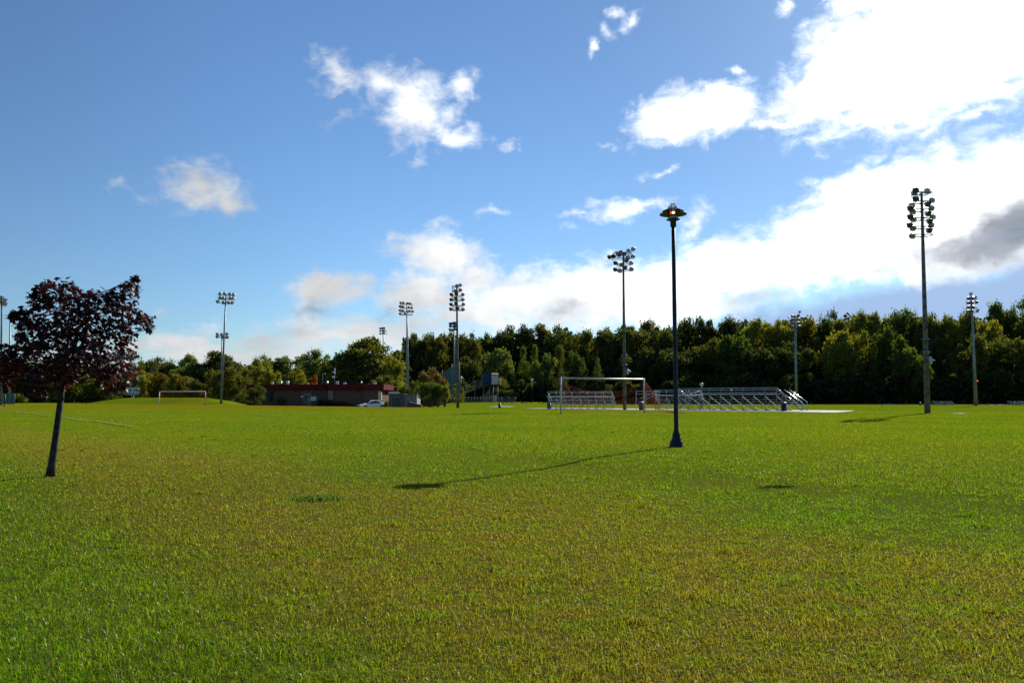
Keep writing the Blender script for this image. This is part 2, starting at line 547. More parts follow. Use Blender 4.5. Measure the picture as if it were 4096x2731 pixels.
nt.links.new(dif.outputs[0], p.inputs[1]); nt.links.new(glo.outputs[0], p.inputs[2])
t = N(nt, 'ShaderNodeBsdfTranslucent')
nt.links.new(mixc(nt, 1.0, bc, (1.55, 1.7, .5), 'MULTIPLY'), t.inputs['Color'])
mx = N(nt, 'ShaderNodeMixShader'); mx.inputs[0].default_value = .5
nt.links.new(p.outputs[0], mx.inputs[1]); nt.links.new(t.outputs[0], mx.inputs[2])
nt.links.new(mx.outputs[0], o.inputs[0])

def blades(px, py, h, wd, bend, lean_az, yaw, z0):
    n = len(px)
    ca, sa = np.cos(yaw), np.sin(yaw)
    cl, sl_ = np.cos(lean_az), np.sin(lean_az)
    v = np.zeros((n, 5, 3))
    for k, (t, ww) in enumerate(((0, -1), (0, 1), (.55, .75), (.55, -.75), (1, 0))):
        off = bend * h * t * t
        v[:, k, 0] = px + ca * wd * ww * .5 + cl * off
        v[:, k, 1] = py + sa * wd * ww * .5 + sl_ * off
        v[:, k, 2] = z0 + h * t * (1 - np.minimum(.75, .42 * bend) * t) - (.006 if t == 0 else 0)
    base = (np.arange(n) * 5)[:, None]
    tri = np.concatenate([base + np.array([[0, 1, 2]]), base + np.array([[0, 2, 3]]), base + np.array([[3, 2, 4]])], 1)
    return v.reshape(-1, 3), tri.ravel()

NB = 940000
d0, d1 = 1.9, 75.0
dist = d0 * (d1 / d0) ** rng.random(NB)
ang = (rng.random(NB) * 2 - 1) * R(54)
bx, by = dist * np.sin(ang), dist * np.cos(ang)
keep = by > 1.2
bx, by, dist = bx[keep], by[keep], dist[keep]
n = len(bx)
cl_ = np.sin(bx * 2.1 + np.sin(by * 1.7) * 1.5) * np.sin(by * 2.6 + np.sin(bx * 1.3)) + .6 * np.sin(bx * 7.3 + by * 2.2) * np.sin(by * 6.1 - bx * 3.0)
lushm = sstep(-.5, 1.5, 1.25 - .81 * bx - .59 * by)
hgt = (.022 + .012 * rng.random(n) + .011 * cl_ * rng.random(n)) * (1 + .35 * lushm) * (1 + .003 * dist)
hgt *= np.where(rng.random(n) > .985, 1.6, 1.0)
wdt = (.0016 + .00062 * dist) * (1 - .35 * sstep(12, 45, dist)) * (.7 + .6 * rng.random(n))
bend = .2 + 1.5 * rng.random(n) ** 1.2
laz = rng.normal(R(200), 1.5, n)
flat_ = rng.random(n) < .16
bend = np.where(flat_, 2.3, bend)
# thin and worn places where soil shows, mostly in the dry strip
wv = np.sin(bx * 5.3 + 1.7 * np.sin(by * 3.1)) * np.sin(by * 4.7 + 1.3 * np.sin(bx * 4.1)) + .7 * np.sin(bx * 13.1 + by * 5.2) * np.sin(by * 11.7 - bx * 6.3)
hgt *= 1 - .25 * sstep(.2, .9, -wv)
k_ = rng.random(n) > (.66 * sstep(.3, .95, wv) * (1 - .75 * lushm) * (1 - sstep(14, 26, dist)))
bx, by, hgt, wdt, bend, laz = bx[k_], by[k_], hgt[k_], wdt[k_], bend[k_], laz[k_]
n = len(bx)
# clumps of longer blades
ncl = 420
cd = 2.4 * (30 / 2.4) ** rng.random(ncl); ca_ = (rng.random(ncl) * 2 - 1) * R(40)
cnt = rng.integers(40, 130, ncl)
rep_ = np.repeat(np.arange(ncl), cnt)
sp = (.03 + .07 * rng.random(ncl))[rep_]
qx = (cd * np.sin(ca_))[rep_] + rng.normal(size=len(rep_)) * sp
qy = (cd * np.cos(ca_))[rep_] + rng.normal(size=len(rep_)) * sp
qd = np.hypot(qx, qy)
bx, by = np.concatenate([bx, qx]), np.concatenate([by, qy])
hgt = np.concatenate([hgt, (.026 + .024 * rng.random(len(rep_))) * (.8 + .5 * rng.random(ncl))[rep_]])
wdt = np.concatenate([wdt, (.0020 + .00075 * qd) * (.7 + .6 * rng.random(len(rep_)))])
bend = np.concatenate([bend, .2 + 1.1 * rng.random(len(rep_))]); laz = np.concatenate([laz, rng.random(len(rep_)) * 6.28])
n = len(bx)
vv, tt = blades(bx, by, hgt, wdt, bend, laz, rng.random(n) * math.pi, gz(bx, by))
gr = npmesh("grass", vv, tt, 3)
tag(link("grass", gr, mb_), "short mown grass blades covering the field", kind='stuff')

def tuft(name, label, px, py, cnt, rx, ry, h, colr, group=None):
    g0 = G(px, py)
    th = rng.random(cnt) * 2 * math.pi; rr = np.abs(rng.normal(size=cnt)) * .55
    x = rx * rr * np.cos(th); y = ry * rr * np.sin(th)
    vv, tt = blades(x, y, h * (.5 + .6 * rng.random(cnt)), np.full(cnt, .012), .2 + .7 * rng.random(cnt), rng.random(cnt) * 6.28, rng.random(cnt) * 3.14, np.zeros(cnt))
    me = npmesh(name, vv, tt, 3)
    o_ = link(name, me, leafmat(name + "_leaf", .45, .5, .3, .3, fixed=colr))
    o_.location = gp(g0.x, g0.y)
    return tag(o_, label, "grass tuft", group)
tuft("grass_tuft", "long dark green grass tuft in the open turf right of the lamp post", 3120, 1932, 900, .20, .07, .045, (.035, .075, .006))
tuft("grass_tuft", "long pale green grass tuft in the dry strip before the lamp's shadow", 1270, 1975, 1000, .30, .16, .07, (.12, .20, .03))

# white touch line, left
m_line = solid("chalk_line", (.24, .26, .14), .9, scale=9, var=.35, spec=.1)
def strip(name, pts, w, mat, dz, label):
    vs, fs = [], []
    n_ = 60
    pts = [Vector((q[0], q[1], 0)) for q in pts]
    for k in range(n_ + 1):
        t = k / n_ * (len(pts) - 1); i_ = min(int(t), len(pts) - 2)
        q = pts[i_].lerp(pts[i_ + 1], t - i_)
        dd = (pts[i_ + 1] - pts[i_]).normalized(); s_ = Vector((-dd.y, dd.x, 0)) * w / 2
        for e in (q - s_, q + s_):
            vs.append((e.x, e.y, float(gz(e.x, e.y)) + dz))
        if k:
            fs.append((2 * k - 2, 2 * k - 1, 2 * k + 1, 2 * k))
    return tag(M().add(vs, fs).build(name, mat), label, kind='structure')
ga, gb = G(0, 1640), G(525, 1706)
strip("field_line", [(ga.x, ga.y), (G(100, 1652).x, G(100, 1652).y), (gb.x, gb.y)], .09, m_line, .045, "white touch line on the turf")
strip("field_line", [(G(1010, 1660).x, G(1010, 1660).y), (G(1180, 1671).x, G(1180, 1671).y)], .10, solid("faded_chalk", (.14, .17, .04), .9, spec=.1), .045, "faded white line on the turf")

# paved walk under the bleachers and gravel path by the fence
m_conc = solid("pale_concrete", (.27, .25, .25), .8, scale=2, var=.15)
def slab(name, pix, mat, dz, label):
    """flat paved patch, outline given by where it lies on the field"""
    q = [G(*t) for t in pix]
    vs = [(a_.x, a_.y, float(gz(a_.x, a_.y)) + dz) for a_ in q]
    vs += [(a_.x, a_.y, float(gz(a_.x, a_.y)) - .1) for a_ in q]
    n_ = len(q)
    fs = [tuple(range(n_))] + [(k, (k + 1) % n_, n_ + (k + 1) % n_, n_ + k) for k in range(n_)]
    me_o = M().add(vs, fs).build(name, mat)
    bm = bmesh.new(); bm.from_mesh(me_o.data); bmesh.ops.recalc_face_normals(bm, faces=bm.faces); bm.to_mesh(me_o.data); bm.free()
    return tag(me_o, label, kind='structure')
slab("path", [(2090, 1634), (2180, 1636.5), (2460, 1638.6), (2760, 1643.6), (3120, 1647), (3330, 1651), (3380, 1648), (3420, 1643), (3260, 1641), (2900, 1638.5), (2560, 1634.5), (2300, 1632)], m_conc, .03, "pale paved walk under the bleachers")
slab("path", [(3840, 1657), (3880, 1655.3), (3800, 1654.2)], m_conc, .03, "pale worn paving in the grass")
slab("path", [(1790, 1613.6), (2060, 1614.8), (2200, 1616.0), (2200, 1614.6), (2060, 1613.2), (1790, 1612.4)], m_conc, .03, "pale path before the fence")
slab("path", [(1950, 1627), (2030, 1628), (2060, 1625), (1990, 1624)], solid("gravel", (.20, .20, .10), .9), .02, "worn gravel patch in the grass")
slab("parking", [(985, 1612), (1560, 1612), (1590, 1605), (985, 1605)], solid("asphalt", (.05, .05, .052), .85), -.77, "asphalt car park") if False else None

# ------------------------------------------------------------------ trees
def quads(c, nrm, size, aspect=.62):
    """leaf-shaped diamonds at centres c facing nrm"""
    n_ = len(c)
    t = rng.normal(size=(n_, 3)); t -= (t * nrm).sum(1, keepdims=True) * nrm
    t /= np.linalg.norm(t, axis=1, keepdims=True) + 1e-9
    b_ = np.cross(nrm, t)
    s = size[:, None]
    v = np.stack([c - t * s * .5, c + b_ * s * .5 * aspect, c + t * s * .5, c - b_ * s * .5 * aspect], 1)
    return v.reshape(-1, 3), np.arange(n_ * 4)

def unit(v):
    return v / (np.linalg.norm(v, axis=1, keepdims=True) + 1e-9)

def crown_round(nlobes, per, cz, rz, r, leaf, seed, lobe_r=(.10, .19), top=1.0, lowcut=-.9):
    g = np.random.default_rng(seed)
    cs, ns, ss = [], [], []
    for k in range(nlobes):
        while True:
            d = g.normal(size=3); d /= np.linalg.norm(d)
            if d[2] > lowcut: break
        q = (.45 + .5 * g.random() ** .6)
        ctr = np.array([d[0] * r * q, d[1] * r * q, cz + d[2] * rz * q * (top if d[2] > 0 else 1)])
        lr = g.uniform(*lobe_r)
        m = int(per * (lr / np.mean(lobe_r)) ** 2)
        dd = unit(g.normal(size=(m, 3)))
        dd[:, 2] = np.abs(dd[:, 2]) * np.where(g.random(m) < .72, 1, -1)
        rad = lr * (.55 + .5 * g.random((m, 1)))
        # ragged sprays
        rad *= 1 + .35 * np.sin(dd[:, :1] * 9 + k) * np.sin(dd[:, 1:2] * 8 + 2 * k)
        c_ = ctr + dd * rad * np.array([1, 1, .8])
        cs.append(c_); ns.append(unit(dd + .9 * g.normal(size=(m, 3)))); ss.append(leaf * (.6 + .9 * g.random(m)))
    return np.concatenate(cs), np.concatenate(ns), np.concatenate(ss)

def crown_conifer(seed, leaf=.03, layers=26):
    g = np.random.default_rng(seed)
    cs, ns, ss = [], [], []
    for L in range(layers):
        t = L / layers
        z = .03 + .95 * t
        rad = .5 * (1 - t) ** .85 + .012
        nb = int(18 * (1 - t) + 6)
        for b_ in range(nb):
            a_ = g.random() * 6.283
            ln = rad * (.65 + .45 * g.random())
            m = int(14 * (1 - t) + 6)
            u = np.sqrt(g.random(m))
            x = np.cos(a_) * ln * u; y = np.sin(a_) * ln * u
            zz_ = z - .09 * u * ln + g.normal(0, .012, m)
            side = g.normal(0, .035, m) * (1.1 - u)
            c_ = np.stack([x - np.sin(a_) * side, y + np.cos(a_) * side, zz_], 1)
            n_ = unit(np.stack([np.cos(a_) * .5 + g.normal(0, .5, m), np.sin(a_) * .5 + g.normal(0, .5, m), .7 + g.normal(0, .5, m)], 1))
            cs.append(c_); ns.append(n_); ss.append(leaf * (.6 + .7 * g.random(m)))
    return np.concatenate(cs), np.concatenate(ns), np.concatenate(ss)

def crown_narrow(seed, leaf=.03):
    g = np.random.default_rng(seed)
    cs, ns, ss = [], [], []
    for k in range(70):
        t = g.random()
        z = .06 + .9 * t
        rad = .42 * (math.sin(math.pi * min(1, .18 + .8 * t)) ** .8) * (1 - .25 * t)
        a_ = g.random() * 6.283; q = .3 + .7 * g.random()
        ctr = np.array([math.cos(a_) * rad * q, math.sin(a_) * rad * q, z])
        m = 90
        dd = unit(g.normal(size=(m, 3)))
        c_ = ctr + dd * (.5 + .6 * g.random((m, 1))) * np.array([.15, .15, .055])
        cs.append(c_); ns.append(unit(dd + g.normal(size=(m, 3)) * .8)); ss.append(leaf * (.6 + .9 * g.random(m)))
    return np.concatenate(cs), np.concatenate(ns), np.concatenate(ss)

m_leaf = leafmat("foliage", .55, .5, .25, .26, tint=(1.7, 1.55, .6))
m_bark = solid("bark", (.075, .06, .045), .9, scale=8, var=.3, bump=.6)
PROTO = {}
def proto(kind):
    if kind in PROTO: return PROTO[kind]
    base, sd = kind[:-1], ord(kind[-1])
    tr = M()
    if base == 'oak':
        c_, n_, s_ = crown_round(60, 220, .56, .46, .52, .040, sd, (.09, .17))
        tr.path([(0, 0, -.02), (.01, 0, .16), (-.01, .01, .32), (.01, 0, .62)], [.03, .024, .02, .008], 7)
        for k in range(7):
            a_ = k * 2.4 + sd; tr.path([(0, 0, .26 + .04 * k), (.18 * math.cos(a_), .18 * math.sin(a_), .44 + .04 * k), (.3 * math.cos(a_), .3 * math.sin(a_), .56 + .04 * k)], [.013, .008, .003], 5)
    elif base == 'tall':
        c_, n_, s_ = crown_round(66, 200, .57, .47, .50, .037, sd, (.08, .15), 1.0)
        # a few leaders breaking the top outline
        g = np.random.default_rng(sd)
        for k in range(2):
            a_ = g.random() * 6.28; q = .25 * g.random()
            m = 130; dd = g.normal(size=(m, 3))
            cc_ = np.array([math.cos(a_) * q, math.sin(a_) * q, .93 + .05 * g.random()]) + dd * np.array([.035, .035, .045])
            c_ = np.concatenate([c_, cc_]); n_ = np.concatenate([n_, unit(g.normal(size=(m, 3)))]); s_ = np.concatenate([s_, np.full(m, .026)])
        tr.path([(0, 0, -.02), (.01, .01, .25), (-.01, 0, .5), (0, 0, .85)], [.024, .018, .013, .004], 7)
        for k in range(8):
            a_ = k * 2.4 + sd; tr.path([(0, 0, .2 + .06 * k), (.14 * math.cos(a_), .14 * math.sin(a_), .34 + .06 * k), (.24 * math.cos(a_), .24 * math.sin(a_), .44 + .06 * k)], [.01, .006, .002], 5)
    elif base == 'round':
        c_, n_, s_ = crown_round(62, 190, .52, .48, .52, .042, sd, (.10, .16))
        tr.path([(0, 0, -.02), (0, .01, .2), (.01, 0, .7)], [.022, .018, .006], 7)
        for k in range(6):
            a_ = k * 2.4 + sd; tr.path([(0, 0, .12 + .03 * k), (.2 * math.cos(a_), .2 * math.sin(a_), .36 + .04 * k)], [.01, .003], 5)
    elif base == 'conifer':
        c_, n_, s_ = crown_conifer(sd)
        tr.path([(0, 0, -.02), (0, 0, .9)], [.02, .003], 7)
    elif base == 'narrow':
        c_, n_, s_ = crown_narrow(sd)
        tr.path([(0, 0, -.02), (.01, 0, .4), (0, 0, .9)], [.018, .012, .003], 7)
    elif base == 'bush':
        c_, n_, s_ = crown_round(44, 150, .52, .46, .5, .045, sd, (.11, .19), 1.0, -.95)
        for k in range(6):
            a_ = k * 1.05; tr.path([(.05 * math.cos(a_), .05 * math.sin(a_), -.02), (.14 * math.cos(a_), .14 * math.sin(a_), .35), (.25 * math.cos(a_), .25 * math.sin(a_), .7)], [.02, .014, .004], 6)
    elif base == 'vase':       # clipped shrub on bare stems, wide at the shoulder
        c_, n_, s_ = crown_round(50, 150, .58, .40, .5, .045, sd, (.11, .18), 1.0, -.8)
        for k in range(8):
            a_ = k * .785; tr.path([(.06 * math.cos(a_), .06 * math.sin(a_), -.02), (.12 * math.cos(a_), .12 * math.sin(a_), .22), (.3 * math.cos(a_), .3 * math.sin(a_), .6)], [.03, .024, .006], 6)
    lo = .02 if base in ('bush', 'conifer') else .06
    k_ = c_[:, 2] > lo
    c_, n_, s_ = c_[k_], n_[k_], s_[k_]
    zt = np.percentile(c_[:, 2], 99.7)
    c_[:, 2] = lo + (c_[:, 2] - lo) * (1 - lo) / (zt - lo)
    vv_, ff_ = quads(c_, n_, s_)
    me = npmesh("crown", vv_, ff_, 4)
    me.materials.append(m_leaf)
    to = tr.build("trunk", m_bark)
    tm = to.data
    bpy.data.objects.remove(to)
    PROTO[kind] = (me, tm)
    return PROTO[kind]

COL = dict(dark=(.036, .048, .012), olive=(.062, .070, .014), green=(.050, .075, .014), yg=(.105, .115, .016), pale=(.075, .105, .026),
           orange=(.090, .070, .014), spruce=(.018, .034, .024), red=(.16, .045, .018), gold=(.105, .098, .014), cedar=(.040, .055, .016), bronze=(.085, .065, .022))
def tree(kind, px, ptop, wpx, d, colr, label, name="tree", cat="tree", group=None, base=None):
    top = P(px, ptop, d)
    z0 = float(gz(top.x, d)) if base is None else base
    H = top.z - z0
    Wm = wpx / F * d
    cm, tm = proto(kind)
    r = thing(name, label, cat, (top.x, d, z0), random.random() * 6.28, group)
    for nm, me in (("trunk", tm), ("crown", cm)):
        o_ = bpy.data.objects.new(nm, me)
        col.objects.link(o_); o_.parent = r
        if nm == "crown":
            v_ = .85 + .3 * random.random()
            o_.color = (*[c_ * v_ * 1.35 for c_ in COL[colr]], 1)
    r.scale = (Wm, Wm, H)
    return r

GL = "trees beyond the left end of the field"
GC = "trees behind the grandstand"
GW = "trees along the edge of the right woods"
L_ = [  # kind, x, top, width, distance, colour, label
 ('talla', 40, 1440, 150, 215, 'green', "green tree behind the red-leaved maple, between the two light poles there"),
 ('oakb', 150, 1452, 150, 212, 'dark', "dark tree showing low through the left half of the maple's crown"),
 ('roundc', 250, 1460, 130, 205, 'yg', "yellow-green tree glimpsed straight behind the maple's trunk"),
 ('oaka', 340, 1455, 150, 214, 'dark', "dark tree half hidden behind the maple's right half"),
 ('rounda', 420, 1500, 110, 196, 'olive', "low olive tree under the maple's right side, just left of the scoreboard"),
 ('talla', 527, 1452, 100, 205, 'green', "green tree whose top stands right above the scoreboard"),
 ('oakb', 576, 1444, 70, 222, 'green', "grey-green tree top between the scoreboard tree and the dark spruce"),
 ('conifera', 608, 1437, 62, 205, 'spruce', "dark blue-green spruce with a pointed tip above the mound"),
 ('roundc', 562, 1484, 72, 192, 'yg', "small yellow-green tree at the left foot of the dark spruce"),
 ('roundb', 640, 1490, 62, 190, 'orange', "small orange-leaved tree at the right foot of the dark spruce"),
 ('tallb', 662, 1434, 120, 212, 'olive', "broad olive tree right of the dark spruce, above the far goal's left post"),
 ('rounda', 714, 1498, 90, 190, 'gold', "low golden-brown tree straight behind the far goal"),
 ('oakc', 738, 1470, 90, 205, 'pale', "pale green tree behind the golden-brown one at the far goal"),
 ('tallc', 768, 1420, 84, 214, 'pale', "tall pale green tree standing between the olive tree and the two grey light poles"),
 ('oaka', 865, 1409, 158, 212, 'dark', "largest dark tree of the left group, behind the pair of light poles"),
 ('roundb', 855, 1480, 56, 188, 'gold', "small yellow tree in front of the large dark tree by the light poles"),
 ('rounda', 800, 1520, 90, 186, 'olive', "low olive tree behind the far goal's right post"),
 ('roundc', 917, 1472, 118, 150, 'olive', "round olive-yellow tree at the right foot of the light poles"),
 ('narrowa', 985, 1478, 66, 146, 'olive', "slender olive tree standing against the clubhouse's left end"),
 ('coniferb', 964, 1445, 26, 216, 'spruce', "tiny spruce tip poking up just right of the light poles"),
 ('tallb', 1036, 1424, 84, 206, 'yg', "yellow-green tree behind the left end of the clubhouse roof"),
 ('oakc', 1075, 1436, 56, 218, 'green', "narrow green tree top behind the clubhouse's leftmost roof vents"),
 ('roundc', 1016, 1462, 96, 176, 'yg', "round yellow tree left of the clubhouse roof, above its left corner"),
 ('rounda', 1088, 1470, 70, 174, 'yg', "round yellow tree above the clubhouse's leftmost roof vents"),
 ('oakb', 1152, 1428, 116, 212, 'green', "dark green tree group over the left third of the clubhouse"),
 ('roundb', 1182, 1482, 96, 172, 'yg', "dome-shaped yellow-green tree above the clubhouse entrance's left"),
 ('tallc', 1262, 1402, 108, 196, 'pale', "tallest light green tree above the middle of the clubhouse"),
 ('rounda', 1250, 1502, 46, 178, 'red', "small red-brown tree under the tallest light green tree over the clubhouse"),
 ('oakc', 1322, 1450, 68, 190, 'green', "green tree right of the tallest one, behind the roof camera mast"),
 ('roundc', 1356, 1490, 94, 170, 'yg', "round yellow-green tree above the clubhouse's middle roof vents"),
 ('oakb', 1372, 1445, 60, 215, 'dark', "dark tree in the gap left of the big round olive tree"),
 ('oaka', 1478, 1354, 236, 172, 'olive', "big round olive tree rising behind the clubhouse's right end"),
 ('roundb', 1572, 1430, 90, 160, 'yg', "yellow-lit leafy side tree at the right flank of the big round olive tree"),
 ('roundc', 1545, 1505, 90, 152, 'olive', "low olive tree hanging over the white canopy by the shed"),
]
for a_ in L_: tree(a_[0], a_[1], a_[2], a_[3] * (1.35 if a_[4] > 185 and 'conif' not in a_[0] else 1.15), a_[4], a_[5], a_[6], group=GL)
C_ = [
 ('talla', 1655, 1340, 110, 200, 'dark', "dark tall tree behind the four-row light pole over the shed"),
 ('oakb', 1735, 1340, 110, 198, 'olive', "olive tree just left of the near wooden pole, above the backstop"),
 ('tallb', 1800, 1330, 100, 205, 'olive', "tree top standing straight behind the twin light poles by the backstop"),
 ('oakc', 1873, 1340, 110, 195, 'olive', "olive tree right of the twin light poles, above the grandstand seats"),
 ('talla', 1948, 1338, 90, 205, 'green', "green tree top above the blue press box"),
 ('tallc', 2010, 1330, 90, 208, 'green', "leafy tree top right of the press box"),
 ('oakb', 2085, 1308, 130, 206, 'dark', "dark broad tree at the start of the rising skyline right of the press box"),
 ('oaka', 2165, 1302, 130, 206, 'olive', "broad olive tree at the highest stretch behind the thin lamp post"),
 ('tallb', 2235, 1310, 130, 202, 'green', "tall green tree behind the tall conifers by the near goal's left post"),
 ('tallc', 2345, 1325, 120, 198, 'olive', "yellowish tall tree above the near goal's crossbar middle"),
 ('roundc', 2000, 1398, 104, 178, 'pale', "light green round tree directly above and right of the press box"),
 ('rounda', 1975, 1500, 96, 170, 'olive', "low tree right behind the press box legs"),
 ('roundb', 2040, 1560, 70, 168, 'cedar', "low dark conifer-like shrub tree behind the fence's right end"),
 ('narrowa', 2094, 1386, 46, 184, 'green', "slim upright light green tree, left one of the pair right of the press box"),
 ('narrowb', 2140, 1380, 44, 184, 'green', "slim upright light green tree, right one of the pair right of the press box"),
 ('rounda', 2175, 1420, 90, 178, 'pale', "bushy pale tree right of the slim upright pair"),
 ('narrowb', 2238, 1382, 62, 182, 'olive', "upright olive tree above the near goal's left post"),
 ('roundb', 2290, 1410, 80, 180, 'green', "green bushy tree right of the near goal's left post"),
 ('conifera', 2245, 1470, 84, 168, 'cedar', "broad brownish cedar behind the near goal's left post"),
 ('coniferb', 2332, 1432, 74, 170, 'cedar', "middle cedar behind the near goal"),
 ('conifera', 2390, 1430, 82, 168, 'cedar', "pointed cedar with a sunlit right edge behind the near goal"),
 ('oakc', 2120, 1480, 130, 190, 'dark', "dark tree behind the thin lamp post"),
 ('roundc', 1860, 1430, 120, 186, 'dark', "dark tree behind the grandstand seats"),
]
for a_ in C_: tree(a_[0], a_[1], a_[2], a_[3] * (1.45 if 'conif' in a_[0] or 'narrow' in a_[0] else 1.2), a_[4], a_[5], a_[6], group=GC)
W_ = [
 ('oakb', 2440, 1316, 130, 190, 'olive', "woods tree right behind the light pole in the goal's right half"),
 ('talla', 2525, 1312, 120, 186, 'olive', "woods tree just right of the light pole that stands behind the near goal"),
 ('oaka', 2600, 1288, 120, 198, 'bronze', "flat-topped woods tree with reddish top leaves, left of the blue lamp post"),
 ('oakc', 2650, 1312, 120, 182, 'olive', "woods tree crossed at its right by the blue lamp post"),
 ('tallb', 2735, 1290, 110, 190, 'green', "woods tree just right of the blue lamp post"),
 ('oakb', 2800, 1276, 130, 186, 'dark', "dark two-headed woods tree, first tall one right of the lamp post"),
 ('rounda', 2830, 1362, 110, 172, 'olive', "lower woods tree with a bronze top in front of the dark two-headed tree"),
 ('oaka', 2890, 1296, 110, 192, 'dark', "woods tree in the dip between the two tall ones over the right bleacher"),
 ('tallc', 2935, 1274, 120, 184, 'dark', "tall dark woods tree above the right bleacher's middle"),
 ('roundc', 2930, 1345, 130, 172, 'green', "lower green woods tree in front of the tall dark one over the right bleacher"),
 ('talla', 3030, 1282, 140, 182, 'yg', "broad yellowish woods tree left of the small light pole in the trees"),
 ('oakc', 3115, 1290, 110, 180, 'yg', "yellowish woods tree touching the left side of the small light pole"),
 ('oakb', 3215, 1276, 110, 184, 'gold', "golden-topped woods tree touching the right side of the small light pole"),
 ('tallb', 3305, 1252, 120, 190, 'green', "taller woods tree with feathery top right of the small light pole"),
 ('oaka', 3365, 1285, 100, 180, 'olive', "olive woods tree right of the feathery one"),
 ('tallc', 3430, 1252, 90, 182, 'yg', "pointed yellow-green woods tree left of the flat stretch of skyline"),
 ('talla', 3500, 1258, 120, 184, 'yg', "yellow-green woods tree in the middle of the stretch left of the tallest pole"),
 ('oakb', 3580, 1252, 110, 184, 'green', "green woods tree second left of the tallest pole"),
 ('tallb', 3645, 1242, 90, 186, 'green', "spired green woods tree just left of the tallest pole"),
 ('oakc', 3720, 1262, 120, 182, 'olive', "woods tree just right of the tallest pole"),
 ('talla', 3785, 1268, 110, 180, 'yg', "yellow-green woods tree between the tallest pole and the far right pole"),
 ('tallc', 3850, 1250, 110, 182, 'gold', "orange-tinged woods tree touching the far right pole's left side"),
 ('oakb', 3930, 1290, 110, 178, 'yg', "yellowish woods tree right of the far right pole"),
 ('oaka', 3990, 1216, 110, 188, 'green', "tallest woods tree, left head of the pair at the right edge"),
 ('tallb', 4065, 1212, 120, 188, 'green', "tallest woods tree, right head of the pair at the right edge"),
 ('oakc', 4130, 1262, 150, 180, 'olive', "woods tree cut by the right edge of the view"),
 ('roundc', 3360, 1330, 130, 168, 'yg', "lower light green woods tree below the feathery one"),
 ('rounda', 3560, 1310, 110, 168, 'green', "lower green woods tree below the second tree left of the tallest pole"),
 ('roundb', 3440, 1332, 100, 168, 'olive', "lower olive woods tree left of the tallest pole, under the pointed one"),
 ('roundc', 3640, 1395, 100, 162, 'green', "young green tree lit in the dark just left of the tallest pole's middle"),
 ('rounda', 3900, 1345, 160, 168, 'olive', "lower olive woods tree behind the far right pole's middle"),
 ('roundb', 4030, 1350, 160, 168, 'olive', "lower broad woods tree under the tallest pair"),
 ('rounda', 3170, 1370, 170, 170, 'dark', "lower dark woods tree behind the small light pole's shaft"),
 ('roundb', 3040, 1390, 170, 170, 'dark', "lower dark woods tree over the right bleacher's right end"),
 ('roundc', 2700, 1400, 160, 172, 'dark', "lower dark woods tree behind the blue lamp post's middle"),
 ('rounda', 2560, 1400, 150, 174, 'dark', "lower dark woods tree behind the gap between the left and middle bleachers"),
]
for a_ in W_: tree(a_[0], a_[1], a_[2], a_[3] * 1.28, a_[4], a_[5], a_[6], group=GW)

# the depth of the woods behind those edge trees: one mass nobody could count
def mass(name, label, pts, zmax, n_, size, colr, front, depth):
    t = rng.random(n_)
    px_ = np.array([q[0] for q in pts]); tp = np.array([q[1] for q in pts])
    px = px_[0] + (px_[-1] - px_[0]) * t
    d = front + depth * rng.random(n_) ** 1.2
    top = np.interp(px, px_, tp) + 14 * np.sin(px / 37) + 9 * np.sin(px / 13 + 1)
    ztop = EYE + (HOR - top) / F * (front + 12)
    z = ztop * (rng.random(n_) ** .75)
    x = (px - 2048) / F * d
    c_ = np.stack([x, d, z], 1)
    v_, f_ = quads(c_, unit(rng.normal(size=(n_, 3))), size * (.6 + .8 * rng.random(n_)), .75)
    me = npmesh(name, v_, f_, 4)
    o_ = link(name, me, m_leaf)
    o_.color = (*COL[colr], 1)
    return tag(o_, label, kind='stuff')
mass("woods", "dark depth of the woodland behind the edge trees", [(2420, 1340), (2700, 1328), (3000, 1310), (3300, 1292), (3650, 1285), (3900, 1290), (4500, 1275)], 0, 52000, .95, 'dark', 184, 34)
mass("woods", "dark trees massed behind the grandstand", [(1610, 1375), (1800, 1365), (2000, 1360), (2200, 1345), (2440, 1345)], 0, 22000, .95, 'dark', 202, 26)
mass("woods", "dark trees massed behind the left tree group", [(-80, 1475), (300, 1478), (600, 1475), (900, 1468), (1250, 1478), (1420, 1470), (1600, 1420)], 0, 22000, .85, 'dark', 222, 22)
mass("undergrowth", "dark undergrowth along the woodland edge", [(2420, 1545), (3000, 1520), (3600, 1500), (4500, 1500)], 0, 34000, .75, 'dark', 160, 22)
mass("undergrowth", "dark undergrowth behind the grandstand fence", [(1560, 1540), (1900, 1530), (2430, 1540)], 0, 20000, .75, 'dark', 176, 22)
mass("undergrowth", "dark undergrowth below the left trees", [(-60, 1545), (300, 1545), (1100, 1545), (1560, 1530)], 0, 20000, .7, 'dark', 205, 22)

# ------------------------------------------------------------------ red-leaved maple, left foreground
m_mbark = solid("maple_bark", (.026, .022, .019), .92, scale=14, var=.45, bump=.9)
m_mleaf = leafmat("maple_leaf", .24, .45, .36, .5, fixed=(.024, .009, .010), tint=(3.6, .8, .45))
TD = 10.6
tb = G(200, 1896)
maple = thing("maple_tree", "young maple with dark red-purple leaves and a leaning trunk, alone on the near grass", "tree", gp(tb.x, tb.y))
mo = Vector(maple.location)
def TP(px, py, dd=0.0):
    return P(px, py, TD + dd) - mo
trk = M()
tp_pts = [TP(200, 1900), TP(208, 1850), TP(221, 1760), TP(232, 1680), TP(243, 1600), TP(252, 1530), TP(262, 1440, .05), TP(275, 1340, .05), TP(292, 1250), TP(300, 1190)]
trk.path([tp_pts[0] + Vector((0, 0, -.05))] + tp_pts[1:], [.064, .047, .041, .040, .038, .034, .022, .015, .009, .003], 12)
